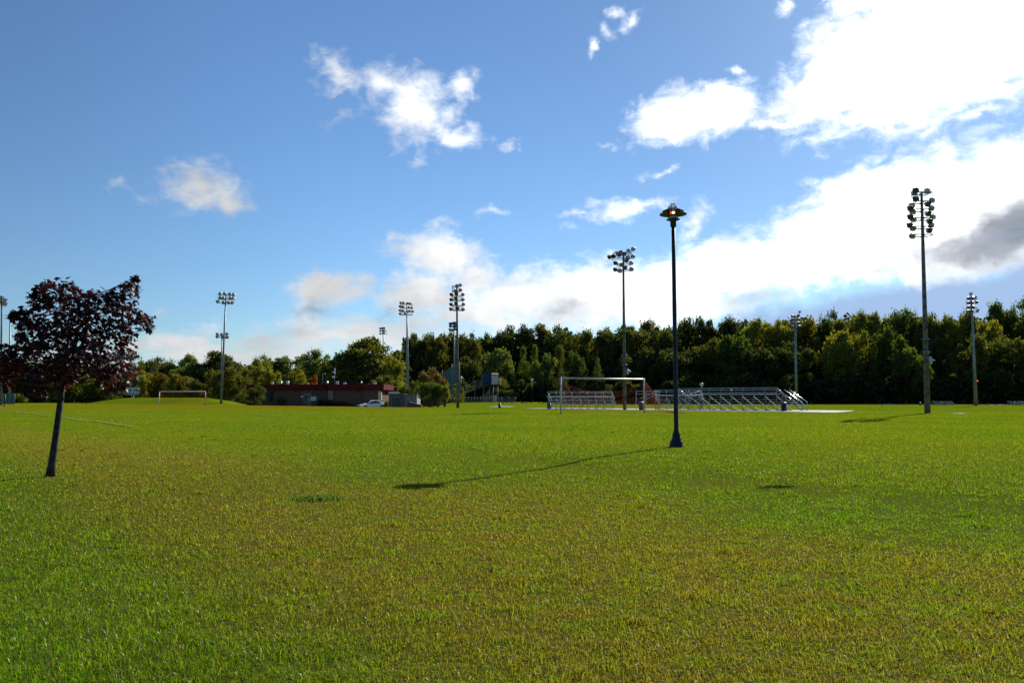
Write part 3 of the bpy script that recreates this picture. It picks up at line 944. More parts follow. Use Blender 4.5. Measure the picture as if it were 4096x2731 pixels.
CL = [(190, 1185, 62), (250, 1170, 58), (150, 1200, 38), (300, 1235, 78), (380, 1215, 50), (430, 1200, 46), (480, 1212, 52), (518, 1165, 34), (532, 1135, 22), (508, 1235, 58),
      (240, 1265, 92), (330, 1300, 95), (430, 1290, 84), (500, 1305, 58), (560, 1288, 32), (596, 1300, 22), (85, 1265, 34), (112, 1312, 30), (58, 1268, 18), (165, 1320, 80),
      (130, 1370, 56), (250, 1380, 92), (350, 1392, 92), (440, 1380, 80), (500, 1400, 48), (60, 1425, 46), (22, 1440, 36), (105, 1450, 80), (200, 1470, 92), (300, 1462, 72),
      (400, 1450, 62), (470, 1462, 66), (508, 1498, 42), (430, 1515, 46), (150, 1525, 60), (45, 1500, 48), (5, 1480, 42), (250, 1505, 50), (478, 1552, 24), (170, 1568, 24), (112, 1566, 24), (-40, 1420, 50), (-50, 1490, 45),
      (300, 1158, 18), (165, 1152, 20), (138, 1172, 20), (262, 1142, 22), (290, 1150, 18), (350, 1182, 20), (370, 1176, 18), (452, 1178, 20), (546, 1120, 14), (534, 1112, 14),
      (602, 1276, 18), (572, 1268, 20), (598, 1318, 16), (56, 1256, 14), (96, 1246, 16), (70, 1302, 16), (84, 1345, 20), (552, 1160, 16), (500, 1140, 16), (140, 1225, 22), (150, 1580, 16), (545, 1430, 18), (530, 1345, 22), (455, 1560, 16)]
leafc, br_ends = [], []
for k, (cx, cy, r_) in enumerate(CL):
    dd = random.uniform(-.45, .45) * (1 if r_ > 45 else .5)
    c_ = TP(cx, cy, dd)
    br_ends.append((c_, r_))
    rr = r_ / F * TD
    nl = max(14, int(5.9 * (r_ / 10) ** 1.62))
    q = unit(rng.normal(size=(nl, 3))) * (rng.random((nl, 1)) ** .40) * np.array([1.2, 1.25, 1.12]) * rr
    leafc.append(np.array(c_)[None] + q)
# limbs and twigs reaching to each spray of leaves
lim = M()
spine = tp_pts[4:]
for c_, r_ in br_ends:
    st = min(spine, key=lambda s: (s - c_).length * (1.0 if s.z < c_.z + .02 else 2.5))
    midp = st.lerp(c_, .5) + Vector((0, 0, -.05 * (c_ - st).length)) + Vector((random.uniform(-.03, .03), random.uniform(-.03, .03), 0))
    lim.path([st, midp, c_], [.014 if r_ > 40 else .008, .008 if r_ > 40 else .005, .002], 6)
    for _ in range(5):
        e = c_ + Vector(np.array(unit(rng.normal(size=(1, 3))))[0] * r_ / F * TD * .95)
        lim.path([c_.lerp(midp, random.uniform(0, .4)), c_.lerp(e, .55) + Vector((0, 0, .015)), e], [.004, .003, .0012], 4)
trk.build("trunk", m_mbark, maple)
lim.build("branch", m_mbark, maple)
# five-lobed leaf outline (stem at origin, tip along +y)
half = [(.0, .0), (.16, -.06), (.40, -.10), (.33, .08), (.56, .22), (.50, .34), (.60, .50), (.36, .46), (.27, .50), (.24, .66), (.15, .80), (.0, 1.05)]
out = half + [(-x_, y_) for x_, y_ in half[-2:0:-1]]
ol = np.array([(x_, y_, -.10 * abs(x_) - .16 * max(0, y_ - .2) ** 2) for x_, y_ in out])
ctr = np.array([[0, .34, .03]])
leaf_v = np.concatenate([ctr, ol])
no = len(ol)
leaf_f = np.array([(0, 1 + k, 1 + (k + 1) % no) for k in range(no)])
LC = np.concatenate(leafc)
LC = LC + np.array([[0, 0, 0]])
nL = len(LC)
out_d = unit(LC - np.array([[TP(285, 1400).x, TP(285, 1400).y, TP(285, 1400).z]]))
nrm = unit(out_d * .45 + np.array([[.25, .1, .75]]) + rng.normal(size=(nL, 3)) * .55)
tipd = out_d * .5 + np.array([[.18, -.05, -.75]]) + rng.normal(size=(nL, 3)) * .4
tipd = unit(tipd - (tipd * nrm).sum(1, keepdims=True) * nrm)
side = np.cross(tipd, nrm)
size = (.044 + .036 * rng.random(nL))[:, None, None]
lv = LC[:, None, :] + size * (leaf_v[None, :, 0:1] * side[:, None, :] + (leaf_v[None, :, 1:2] - .5) * tipd[:, None, :] + leaf_v[None, :, 2:3] * nrm[:, None, :])
ff = (np.arange(nL) * len(leaf_v))[:, None, None] + leaf_f[None]
link("crown", npmesh("crown", lv.reshape(-1, 3), ff.ravel(), 3), m_mleaf, maple)

# ------------------------------------------------------------------ blue lamp post
m_blue = solid("navy_paint", (.008, .011, .034), .5, scale=5, var=.25, spec=.25)
m_lampdark = solid("weathered_black_paint", (.020, .018, .012), .45, scale=9, var=.3)
m_glass, nt = newmat("lamp_glass")
o = N(nt, 'ShaderNodeOutputMaterial'); gl = N(nt, 'ShaderNodeBsdfGlossy'); gl.inputs['Roughness'].default_value = .08
tb_ = N(nt, 'ShaderNodeBsdfTransparent'); mx = N(nt, 'ShaderNodeMixShader'); mx.inputs[0].default_value = .26
nt.links.new(tb_.outputs[0], mx.inputs[1]); nt.links.new(gl.outputs[0], mx.inputs[2]); nt.links.new(mx.outputs[0], o.inputs[0])
def emit(name, c, s):
    m, nt = newmat(name)
    o = N(nt, 'ShaderNodeOutputMaterial'); e = N(nt, 'ShaderNodeEmission')
    e.inputs['Color'].default_value = (*c, 1); e.inputs['Strength'].default_value = s
    nt.links.new(e.outputs[0], o.inputs[0]); return m
lb = G(2706, 1790)
LD = lb.y
lamp = thing("street_lamp", "navy blue lamp post with a lit caged glass head and two-tier shade on the grass", "street lamp", gp(lb.x, lb.y))
lo_ = Vector(lamp.location)
top_l = P(2693, 905, LD) - lo_        # underside of head collar
kx = LD / F                           # metres per photo pixel there
def lz(py): return (P(2700, py, LD) - lo_).z
tilt = top_l.x / top_l.z
def lathe_tilt(prof, name, mat, n=24, parent=lamp):
    m_ = M().lathe(prof, n=n)
    m_.v = [(x + tilt * z, y, z) for x, y, z in m_.v]
    return m_.build(name, mat, parent)
bz = lambda zy: lz(1650 + zy / 8.71)
lathe_tilt([(.0, -.05), (.145, -.05), (.145, bz(1110)), (.125, bz(1095)), (.142, bz(1055)), (.125, bz(1010)), (.104, bz(940)), (.096, bz(905)), (.104, bz(890)), (.080, bz(870)), (.086, bz(815)), (.079, bz(795)),
            (.083, bz(775)), (.064, bz(690)), (.057, bz(650)), (.060, bz(635)), (.048, bz(615)), (.044, bz(600))], "base", m_blue)
lathe_tilt([(.0465, bz(640)), (.0425, lz(1200)), (.039, lz(910)), (.0, lz(908))], "pole", m_blue)
hz = lambda zy: lz(780 + zy / 5.227)
kk = kx / 5.227
lathe_tilt([(.0, hz(672)), (55 * kk, hz(668)), (63 * kk, hz(655)), (62 * kk, hz(560)), (66 * kk, hz(556)), (70 * kk, hz(540)), (142 * kk, hz(520)), (143 * kk, hz(510)), (70 * kk, hz(495)), (58 * kk, hz(440)), (0, hz(438))], "collar", m_lampdark)
# two rings of shade: open cones
def shade(r_in, z_in, r_out, z_out, name):
    lathe_tilt([(r_in, z_in), (r_out, z_out), (r_out, z_out - .012), (r_in, z_in - .012), (r_in, z_in)], name, m_lampdark, 32)
shade(98 * kk, hz(338), 284 * kk, hz(398), "lamp_shade")
shade(98 * kk, hz(285), 224 * kk, hz(335), "lamp_shade")
gprof = [(90 * kk, hz(496)), (92 * kk, hz(300))]
for k in range(1, 9):
    t = k / 8 * math.pi / 2
    gprof.append((92 * kk * math.cos(t) + .0001, hz(300) + 112 * kk * math.sin(t)))
lathe_tilt(gprof, "globe", m_glass)
cg = M()
for k in range(4):
    a_ = k * math.pi / 4 + .35
    pts = []
    for s_ in range(-10, 11):
        t = s_ / 10
        if abs(t) > .5: zq = hz(500) + (hz(290) - hz(500)) * (1 - (abs(t) - .5) / .5); rq = 100 * kk * (1 if t > 0 else -1)
        else: th = t / .5 * math.pi / 2; zq = hz(290) + 118 * kk * math.cos(th); rq = 100 * kk * math.sin(th)
        pts.append(Vector((rq * math.cos(a_) + tilt * zq, rq * math.sin(a_), zq)))
    cg.path(pts, .0055, 6)
for zq in (hz(268), hz(330), hz(498)):
    pts = [Vector((101 * kk * math.cos(t) + tilt * zq, 101 * kk * math.sin(t), zq)) for t in np.linspace(0, 2 * math.pi, 25)]
    cg.path(pts, .0065, 6)
cg.build("cage", m_lampdark, lamp)
lathe_tilt([(0, hz(455)), (42 * kk, hz(452)), (46 * kk, hz(400)), (0, hz(398))], "socket", solid("lamp_socket", (.10, .04, .03), .5))
rf = M()
rv = []
for zq, rq in ((hz(428), 52 * kk), (hz(340), 58 * kk), (hz(312), 54 * kk)):
    for k in range(13):
        t = math.pi * k / 12
        rv.append((rq * math.cos(t) + tilt * zq, rq * math.sin(t), zq))
rf.add(rv, [(a_ * 13 + k, a_ * 13 + k + 1, (a_ + 1) * 13 + k + 1, (a_ + 1) * 13 + k) for a_ in range(2) for k in range(12)], True)
rf.build("reflector", solid("copper_reflector", (.75, .22, .10), .35, metal=.3, spec=.5), lamp)
lathe_tilt([(.001, hz(400)), (20 * kk, hz(392)), (30 * kk, hz(360)), (20 * kk, hz(325)), (.001, hz(315))], "bulb", emit("lamp_bulb", (1, .50, .20), 5))

# far lamps of the same make
m_lampglass = solid("frosted_lamp_glass", (.55, .56, .56), .25)
m_lamptop = solid("pale_lamp_hood", (.45, .46, .50), .4)
def small_lamp(px, ptop, pbase, d, label, wide=True, parent=None):
    b_ = P(px, pbase, d); b_.z = float(gz(b_.x, d))
    t_ = P(px, ptop, d)
    H = t_.z - b_.z
    r = thing("street_lamp", label, "street lamp", b_, 0, "slim lamp posts across the field")
    M().lathe([(0, -.05), (.14, -.05), (.14, .12), (.09, .3), (.06, .45)], n=12).build("base", m_blue, r)
    M().tube((0, 0, .2), (0, 0, H - .7), .055, .045, 8).build("pole", m_blue, r)
    if wide:
        M().lathe([(.05, H - .05), (.08, H - .3), (.42, H - .48), (.42, H - .5), (.05, H - .42)], n=16).build("lamp_shade", m_lamptop, r)
        M().lathe([(.12, H - .42), (.15, H - .6), (.06, H - .76), (.0, H - .78)], n=12).build("globe", m_lampglass, r)
    else:
        M().lathe([(.0, H), (.22, H - .06), (.24, H - .25), (.16, H - .42), (.06, H - .5), (.06, H - .7)], n=14).build("globe", m_lampglass, r)
    return r
small_lamp(1843, 1500, 1618, 140, "slim dark hooded lamp post just right of the wooden pole by the clipped shrubs")
small_lamp(2128, 1514, 1613, 150, "slim dark round-headed lamp post standing alone right of the grandstand fence", False)
small_lamp(2808, 1530, 1628, 100, "thin dark post with a small lamp head behind the middle and right bleachers", False)

# ------------------------------------------------------------------ floodlight poles
m_wood = solid("weathered_pole", (.125, .118, .108), .85, scale=3, var=.3, bump=.3)
m_steel = solid("galvanised_pole", (.20, .23, .25), .5, metal=.35, scale=2, var=.15)
m_arm = solid("dark_bracket", (.05, .055, .05), .6, scale=8)
m_house = solid("floodlight_housing", (.42, .41, .42), .38, metal=.55, scale=4, var=.12)
m_lens = solid("floodlight_lens", (.016, .022, .028), .08, scale=4, spec=.8)
m_rust = solid("rust_red_paint", (.16, .05, .03), .8)
def head_mesh(s):
    b_ = M()      # opens towards +y; housing flares to the lens and has a ballast lump behind
    r0, r1 = .36 * s, .62 * s
    vs_, fs_ = [], []
    ring = [(-r0, -.42 * s, r0), (r0, -.42 * s, r0)]
    def sec(y, wx, wz):
        ch = .28
        return [(-wx, y, -wz * (1 - ch)), (-wx * (1 - ch), y, -wz), (wx * (1 - ch), y, -wz), (wx, y, -wz * (1 - ch)), (wx, y, wz * (1 - ch)), (wx * (1 - ch), y, wz), (-wx * (1 - ch), y, wz), (-wx, y, wz * (1 - ch))]
    secs = [sec(-.46 * s, .20 * s, .18 * s), sec(-.36 * s, .36 * s, .32 * s), sec(.0, .50 * s, .46 * s), sec(.30 * s, .54 * s, .50 * s), sec(.38 * s, .56 * s, .52 * s)]
    vs_ = [p_ for q in secs for p_ in q]
    for a_ in range(len(secs) - 1):
        for k in range(8):
            k2 = (k + 1) % 8
            fs_.append((a_ * 8 + k, a_ * 8 + k2, (a_ + 1) * 8 + k2, (a_ + 1) * 8 + k))
    fs_.append(tuple(range(8)))
    b_.add(vs_, [tuple(reversed(f)) for f in fs_])
    b_.tube((0, -.1 * s, -.62 * s), (0, -.1 * s, -.40 * s), .11 * s, n=6)
    ho = b_.build("floodlight", m_house)
    l_ = M().add(sec(.385 * s, .47 * s, .43 * s), [tuple(range(8))])
    for v in range(8): pass
    lo2 = l_.build("lens", m_lens)
    hm, lm = ho.data, lo2.data
    bpy.data.objects.remove(ho); bpy.data.objects.remove(lo2)
    return hm, lm
HEADS = {}
DIRS = {'L': (-.75, -.66), 'R': (.72, .70), 'B': (-.15, 1), 'F': (.28, -.96), 'N': (.9, -.2)}
def flood(label, base, top, d, zoom, heads, arms, mat, r0, r1, hs, lens=True, extra=None, tilt_=.55, z0=None):
    """base/top: photo positions of the pole's foot and tip; zoom: how to read the head positions"""
    b_ = P(base[0], base[1], d); b_.z = float(gz(b_.x, d)) if z0 is None else z0
    t_ = P(top[0], top[1], d)
    r = thing("floodlight_pole", label, "light pole", b_, 0, "floodlight poles round the sports fields")
    tv = t_ - b_
    M().path([(0, 0, -.1), tuple(tv * .5), tuple(tv)], [r0, (r0 + r1) / 2, r1], 12).build("pole", mat, r)
    if hs not in HEADS: HEADS[hs] = head_mesh(hs)
    hm, lm = HEADS[hs]
    ox, oy, zf = zoom
    def loc(zx, zy):
        return P(ox + zx / zf, oy + zy / zf, d) - b_
    for zx, zy, dr in heads:
        q = loc(zx, zy)
        dx, dy = DIRS[dr]
        ay = {'F': -.45, 'B': .5, 'L': -.25, 'R': .25, 'N': -.1}[dr]
        o_ = bpy.data.objects.new("floodlight", hm)
        col.objects.link(o_); o_.parent = r
        q.y += ay
        o_.location = q
        dirv = Vector((dx, dy, -tilt_)).normalized()
        o_.rotation_euler = dirv.to_track_quat('Y', 'Z').to_euler()
        if lens:
            l2 = bpy.data.objects.new("lens", lm)
            col.objects.link(l2); l2.parent = o_
    ax = M()
    w_ = .035 if hs > .3 else .03
    for zy, xa, xb in arms:
        a0, a1 = loc(xa, zy), loc(xb, zy)
        pa = tv * (a0.z / tv.z)
        for yy_ in (-.45, .45):
            ax.tube((a0.x, yy_, a0.z), (a1.x, yy_, a1.z), w_, n=5)
        for e in (a0, a1):
            ax.tube((e.x, -.45, e.z), (e.x, .45, e.z), w_ * .8, n=5)
        ax.tube((pa.x, -.5, pa.z), (pa.x, .5, pa.z), w_, n=5)
    for k in range(0, len(arms) - 1, 2):        # ladders tying pairs of arms together
        za, xa, xb = arms[k]; zb, xc, xd = arms[k + 1]
        for u in (0, .12, .3, .7, .88, 1):
            p0, p1 = loc(xa + (xb - xa) * u, za), loc(xc + (xd - xc) * u, zb)
            for yy_ in (-.45, .45):
                ax.tube((p0.x, yy_, p0.z), (p1.x, yy_, p1.z), .014, n=4)
        p0, p1 = loc(xa, za), loc((xc + xd) / 2, zb)
        ax.tube((p0.x, .45, p0.z), (p1.x, .45, p1.z), .012, n=4)
    ax.build("bracket", m_arm, r)
    if extra: extra(r, b_, tv, d)
    return r

def side_lamp(px, py):
    def fn(r, b_, tv, d):
        q = P(px, py, d) - b_
        s = tv * ((q.z + .35) / tv.z)
        M().path([s, (q.x, 0, q.z + .55), (q.x, 0, q.z + .3)], .03, 6).build("lamp_arm", m_blue, r)
        M().lathe([(.03, .28), (.10, .12), (.30, -.02), (.30, -.05), (.06, .02)], c=(q.x, 0, q.z), n=14).build("lamp_shade", m_lamptop, r)
        M().lathe([(.10, .0), (.13, -.16), (.06, -.30), (0, -.32)], c=(q.x, 0, q.z), n=10).build("globe", m_lampglass, r)
        for zz_ in (q.z + .6, q.z + 1.5):
            bd = M()
            bd.lathe([(.25, -.03), (.25, .03), (.2, .03)], c=tuple(tv * (zz_ / tv.z))[:2] + (zz_,), n=14)
            bd.build("pole_band", m_steel, r)
    return fn
flood("tallest wooden light pole on the right, with twenty floodlights in five tiers", (3710, 1651), (3686, 770), 56.7, (3560, 720, 6.03),
      [(590, 260, 'L'), (680, 262, 'B'), (930, 238, 'R'), (590, 462, 'L'), (1045, 465, 'R'), (620, 565, 'B'), (820, 612, 'F'), (460, 690, 'L'), (640, 715, 'B'), (1035, 650, 'R'),
       (830, 840, 'F'), (462, 892, 'L'), (1065, 868, 'R'), (655, 905, 'B'), (865, 1022, 'F'), (450, 1098, 'L'), (645, 1118, 'B'), (1030, 1058, 'R'), (855, 1242, 'F'), (630, 1310, 'B')],
      [(330, 590, 940), (545, 580, 945), (740, 545, 950), (945, 550, 950), (1150, 560, 960), (1345, 560, 970)], m_wood, .205, .085, .365, extra=side_lamp(3722, 1440))
def bands(r, b_, tv, d): pass
flood("wooden light pole behind the near goal, its floodlights fanning out at the top", (2499, 1638.5), (2493, 1008), 72.6, (2380, 960, 9.22),
      [(1410, 310, 'R'), (1275, 352, 'B'), (990, 402, 'B'), (855, 455, 'B'), (540, 632, 'L'), (690, 602, 'L'), (860, 570, 'F'), (1030, 530, 'F'), (1400, 580, 'R'), (1250, 590, 'B'),
       (1120, 780, 'F'), (760, 850, 'L'), (1340, 822, 'R'), (1010, 872, 'B'), (1060, 1040, 'F'), (750, 1092, 'L'), (950, 1092, 'B'), (1355, 1050, 'R')],
      [(480, 690, 1330), (690, 640, 1300), (905, 830, 1280), (1125, 840, 1290)], m_wood, .165, .085, .36, extra=side_lamp(2511, 1484))
flood("near wooden light pole beside the three clipped shrubs, floodlights in six tiers", (1831.5, 1631), (1827, 1140), 89, (1760, 1110, 7.13),
      [(475, 215, 'B'), (565, 205, 'R'), (435, 365, 'B'), (575, 340, 'R'), (340, 485, 'L'), (470, 465, 'F'), (640, 470, 'R'), (335, 630, 'L'), (455, 600, 'F'), (645, 615, 'R'),
       (330, 765, 'L'), (460, 740, 'F'), (655, 750, 'R'), (325, 900, 'L'), (495, 880, 'F'), (650, 895, 'R')],
      [(260, 350, 520), (395, 350, 570), (525, 345, 625), (660, 345, 625), (805, 365, 630), (940, 370, 630)], m_wood, .175, .085, .37)
flood("steel light pole with twelve lights, close behind the near wooden pole by the backstop", (1818, 1622), (1817, 1285), 165, (1760, 1110, 7.13),
      [(300, 1312, 'L'), (342, 1308, 'L'), (395, 1300, 'F'), (432, 1296, 'F'), (305, 1388, 'L'), (395, 1390, 'F'), (440, 1385, 'F'), (295, 1482, 'L'), (350, 1476, 'B'), (425, 1470, 'F')],
      [(1335, 290, 460), (1415, 290, 460), (1500, 290, 460)], m_steel, .2, .1, .55, False)
def rustband(r, b_, tv, d):
    M().tube(tv * .27, tv * .235, .17, .175, 12).build("painted_band", m_rust, r)
flood("steel light pole above the grey shed, fifteen lights in four rows", (1631, 1622), (1628, 1212), 118, (1560, 1180, 11.2),
      [(475, 345, 'N'), (595, 350, 'N'), (775, 370, 'N'), (890, 385, 'N'), (470, 510, 'L'), (590, 525, 'L'), (820, 530, 'B'), (950, 548, 'B'), (465, 688, 'L'), (590, 702, 'L'), (850, 708, 'R'), (1000, 715, 'R'), (475, 840, 'L'), (650, 800, 'B')],
      [(410, 470, 1000), (590, 470, 1000), (740, 470, 1010), (890, 480, 1000)], m_steel, .26, .09, .36, False, rustband)
flood("far light pole whose lights show just over the big round olive tree", (1535, 1620), (1533, 1312), 185, (1500, 1290, 19.6),
      [(430, 455, 'L'), (530, 445, 'L'), (650, 435, 'F'), (735, 425, 'F'), (440, 660, 'L'), (620, 640, 'F'), (715, 625, 'F'), (440, 870, 'L'), (640, 835, 'F'), (725, 825, 'F')],
      [(500, 410, 780), (700, 410, 930), (890, 410, 930)], m_steel, .22, .12, .42, False)
flood("taller grey light pole of the left pair, three neat rows of four lights", (884, 1622), (904, 1174), 135, (840, 1140, 4.126),
      [(150, 133, 'B'), (222, 133, 'B'), (310, 143, 'B'), (372, 147, 'B'), (150, 202, 'B'), (202, 208, 'B'), (312, 210, 'B'), (366, 212, 'B'), (138, 273, 'L'), (205, 278, 'B'), (290, 278, 'B'), (354, 287, 'R')],
      [(155, 140, 380), (225, 140, 375), (292, 130, 370)], m_steel, .22, .10, .55, False)
flood("shorter grey light pole of the left pair, two rows of lights", (884, 1618), (888, 1338), 170, (840, 1140, 4.126),
      [(130, 806, 'L'), (178, 808, 'B'), (238, 800, 'B'), (270, 805, 'R'), (126, 852, 'L'), (192, 854, 'B'), (236, 855, 'B'), (278, 857, 'R')],
      [(825, 120, 285), (862, 120, 285)], m_steel, .2, .1, .6, False)
flood("light pole cut by the left edge, half its lights in view", (3, 1617), (7, 1185), 125, (0, 1160, 6.53),
      [(-95, 185, 'B'), (5, 190, 'R'), (105, 255, 'R'), (-100, 280, 'B'), (0, 290, 'B'), (108, 362, 'R'), (-100, 360, 'B')],
      [(220, -130, 120), (310, -130, 120), (385, -130, 90)], m_wood, .2, .1, .62, False)
flood("light pole just left of the maple, its lights touching the maple's leaves", (36, 1617), (40, 1262), 160, (0, 1160, 6.53),
      [(255, 640, 'B'), (330, 650, 'B'), (215, 718, 'B'), (345, 742, 'R'), (290, 735, 'B')],
      [(665, 145, 350), (745, 145, 350)], m_steel, .2, .1, .62, False)
flood("small light pole standing in front of the woods behind the right bleacher's stairs", (3186, 1620), (3180, 1262), 122, (3100, 1180, 6.535),
      [(450, 550, 'L'), (575, 540, 'F'), (638, 445, 'N'), (455, 640, 'L'), (585, 635, 'F'), (462, 727, 'L'), (570, 727, 'F'), (425, 820, 'L'), (600, 818, 'F')],
      [(575, 440, 600), (665, 440, 610), (750, 440, 610), (840, 430, 620)], m_steel, .23, .12, .40, False)
def redlamp(r, b_, tv, d):
    q = P(3906, 1523, d) - b_
    M().lathe([(.0, .09), (.08, .05), (.09, -.05), (0, -.09)], c=(q.x, -.25, q.z), n=10).build("signal_lamp", emit("red_signal", (1, .10, .03), 1.6), r)
flood("far right light pole before the woods with a small red lamp on its shaft", (3904, 1621), (3885, 1180), 120, (3850, 1150, 13.07),
      [(410, 330, 'N'), (285, 555, 'L'), (430, 550, 'F'), (650, 520, 'N'), (270, 785, 'L'), (370, 780, 'F'), (630, 765, 'F'), (290, 1005, 'L'), (400, 1005, 'F'), (680, 1000, 'B'), (250, 1240, 'L'), (370, 1235, 'F'), (770, 1195, 'N')],
      [(620, 270, 680), (850, 270, 690), (1075, 270, 690), (1300, 270, 760)], m_steel, .27, .10, .44, False, redlamp)

# ------------------------------------------------------------------ goals
m_white = solid("white_goal_paint", (.40, .42, .44), .45, scale=4, var=.25, color2=(.33, .31, .29))
m_net = solid("orange_net", (.42, .085, .03), .8, scale=5, spec=.1)
def wire(name, P4, nu, nv, mat, parent, th, sag=0.0):
    """knotted net between four corners, u along, v down; sag pulls the middle of the top edge down"""
    a_, b_, c_, d_ = (Vector(q) for q in P4)     # top-left, top-right, bottom-right, bottom-left
    m_ = M()
    def pt(u, v):
        q = a_.lerp(b_, u).lerp(d_.lerp(c_, u), v)
        q.z -= sag * math.sin(math.pi * u) ** .7 * (1 - v) ** 1.3
        return q + Vector((.03 * math.sin(9 * u + 4 * v), .05 * math.sin(7 * u) * math.sin(5 * v), 0))
    for k in range(nu + 1):
        m_.path([pt(k / nu, t / 10) for t in range(11)], th, 3, False)
    for k in range(nv + 1):
        m_.path([pt(t / 20, k / nv) for t in range(21)], th, 3, False)
    return m_.build(name, mat, parent)
lp, rp = P(2244, 1653, 53.8), P(2577, 1650, 57.7)
lp.z = rp.z = 0
goal = thing("soccer_goal", "white goal with peeling paint and loose orange net in front of the bleachers", "goal", lp, 0, "soccer goals")
v = rp - lp
Hh = 2.42
M().path([(0, 0, -.1), (0, 0, Hh + .06)], .062, 10).build("post", m_white, goal)
M().path([(v.x, v.y, -.1), (v.x, v.y, Hh + .06)], .062, 10).build("post", m_white, goal)
M().path([(0, 0, Hh), (v.x * .5, v.y * .5, Hh - .02), (v.x, v.y, Hh)], .064, 10).build("crossbar", m_white, goal)
nrm_ = Vector((v.y, -v.x, 0)).normalized()
bl, br = nrm_ * 2.2 + v * .06, nrm_ * 2.4 + v * .97
up = Vector((0, 0, 1))
wire("net", (up * 2.3, v + up * 2.35, br + up * .05, bl + up * .05), 40, 18, m_net, goal, .0020, .85)
wire("net", (up * 2.2, bl * .15 + up * 2.1, bl + up * .05, up * .05 + v * .01), 9, 14, m_net, goal, .004)
wire("net", (v + up * 2.25, v + nrm_ * .3 + up * 2.1, br + v * .05 + up * .05, v + up * .05), 13, 16, m_net, goal, .0055)
rag = M()
for k in range(7):     # slack net heaped on the grass to the right
    rag.path([v + nrm_ * (1.2 + .2 * k) + Vector((.1 * k, 0, .35 - .05 * k)), br + Vector((.1 + .12 * k, -.3 - .1 * k, .08)), br + Vector((.45 + .12 * k, -.7 - .1 * k, .03))], .012, 4)
rag.build("net", m_net, goal)
fl, fr = P(636, 1618, 128), P(820, 1619.5, 127)
fl.z = fr.z = 0
goal2 = thing("soccer_goal", "far white goal with a faint orange net standing before the grassy mound", "goal", fl, 0, "soccer goals")
v = fr - fl
Hf = (P(640, 1565.5, 128)).z
m_white2 = solid("white_goal_paint_clean", (.62, .62, .62), .5)
M().path([(0, 0, -.1), (0, 0, Hf)], .07, 8).build("post", m_white2, goal2)
M().path([(v.x, v.y, -.1), (v.x, v.y, Hf)], .07, 8).build("post", solid("pinkish_post", (.5, .34, .30), .5), goal2)
M().path([(0, 0, Hf), (v.x, v.y, Hf)], .075, 8).build("crossbar", m_white2, goal2)
bk = Vector((0, 2.0, 0))
wire("net", (up * Hf * .97, v + up * Hf * .97, v + bk + up * .05, bk + up * .05), 24, 8, m_net, goal2, .004, .2)
wire("net", (up * Hf * .97, bk * .3 + up * Hf * .9, bk + up * .05, up * .05), 6, 8, m_net, goal2, .008)
wire("net", (v + up * Hf * .97, v + bk * .3 + up * Hf * .9, v + bk + up * .05, v + up * .05), 6, 8, m_net, goal2, .008)
M().path([up * .06, bk + up * .06, v + bk + up * .06, v + up * .06], .014, 4).build("net_rail", m_net, goal2)

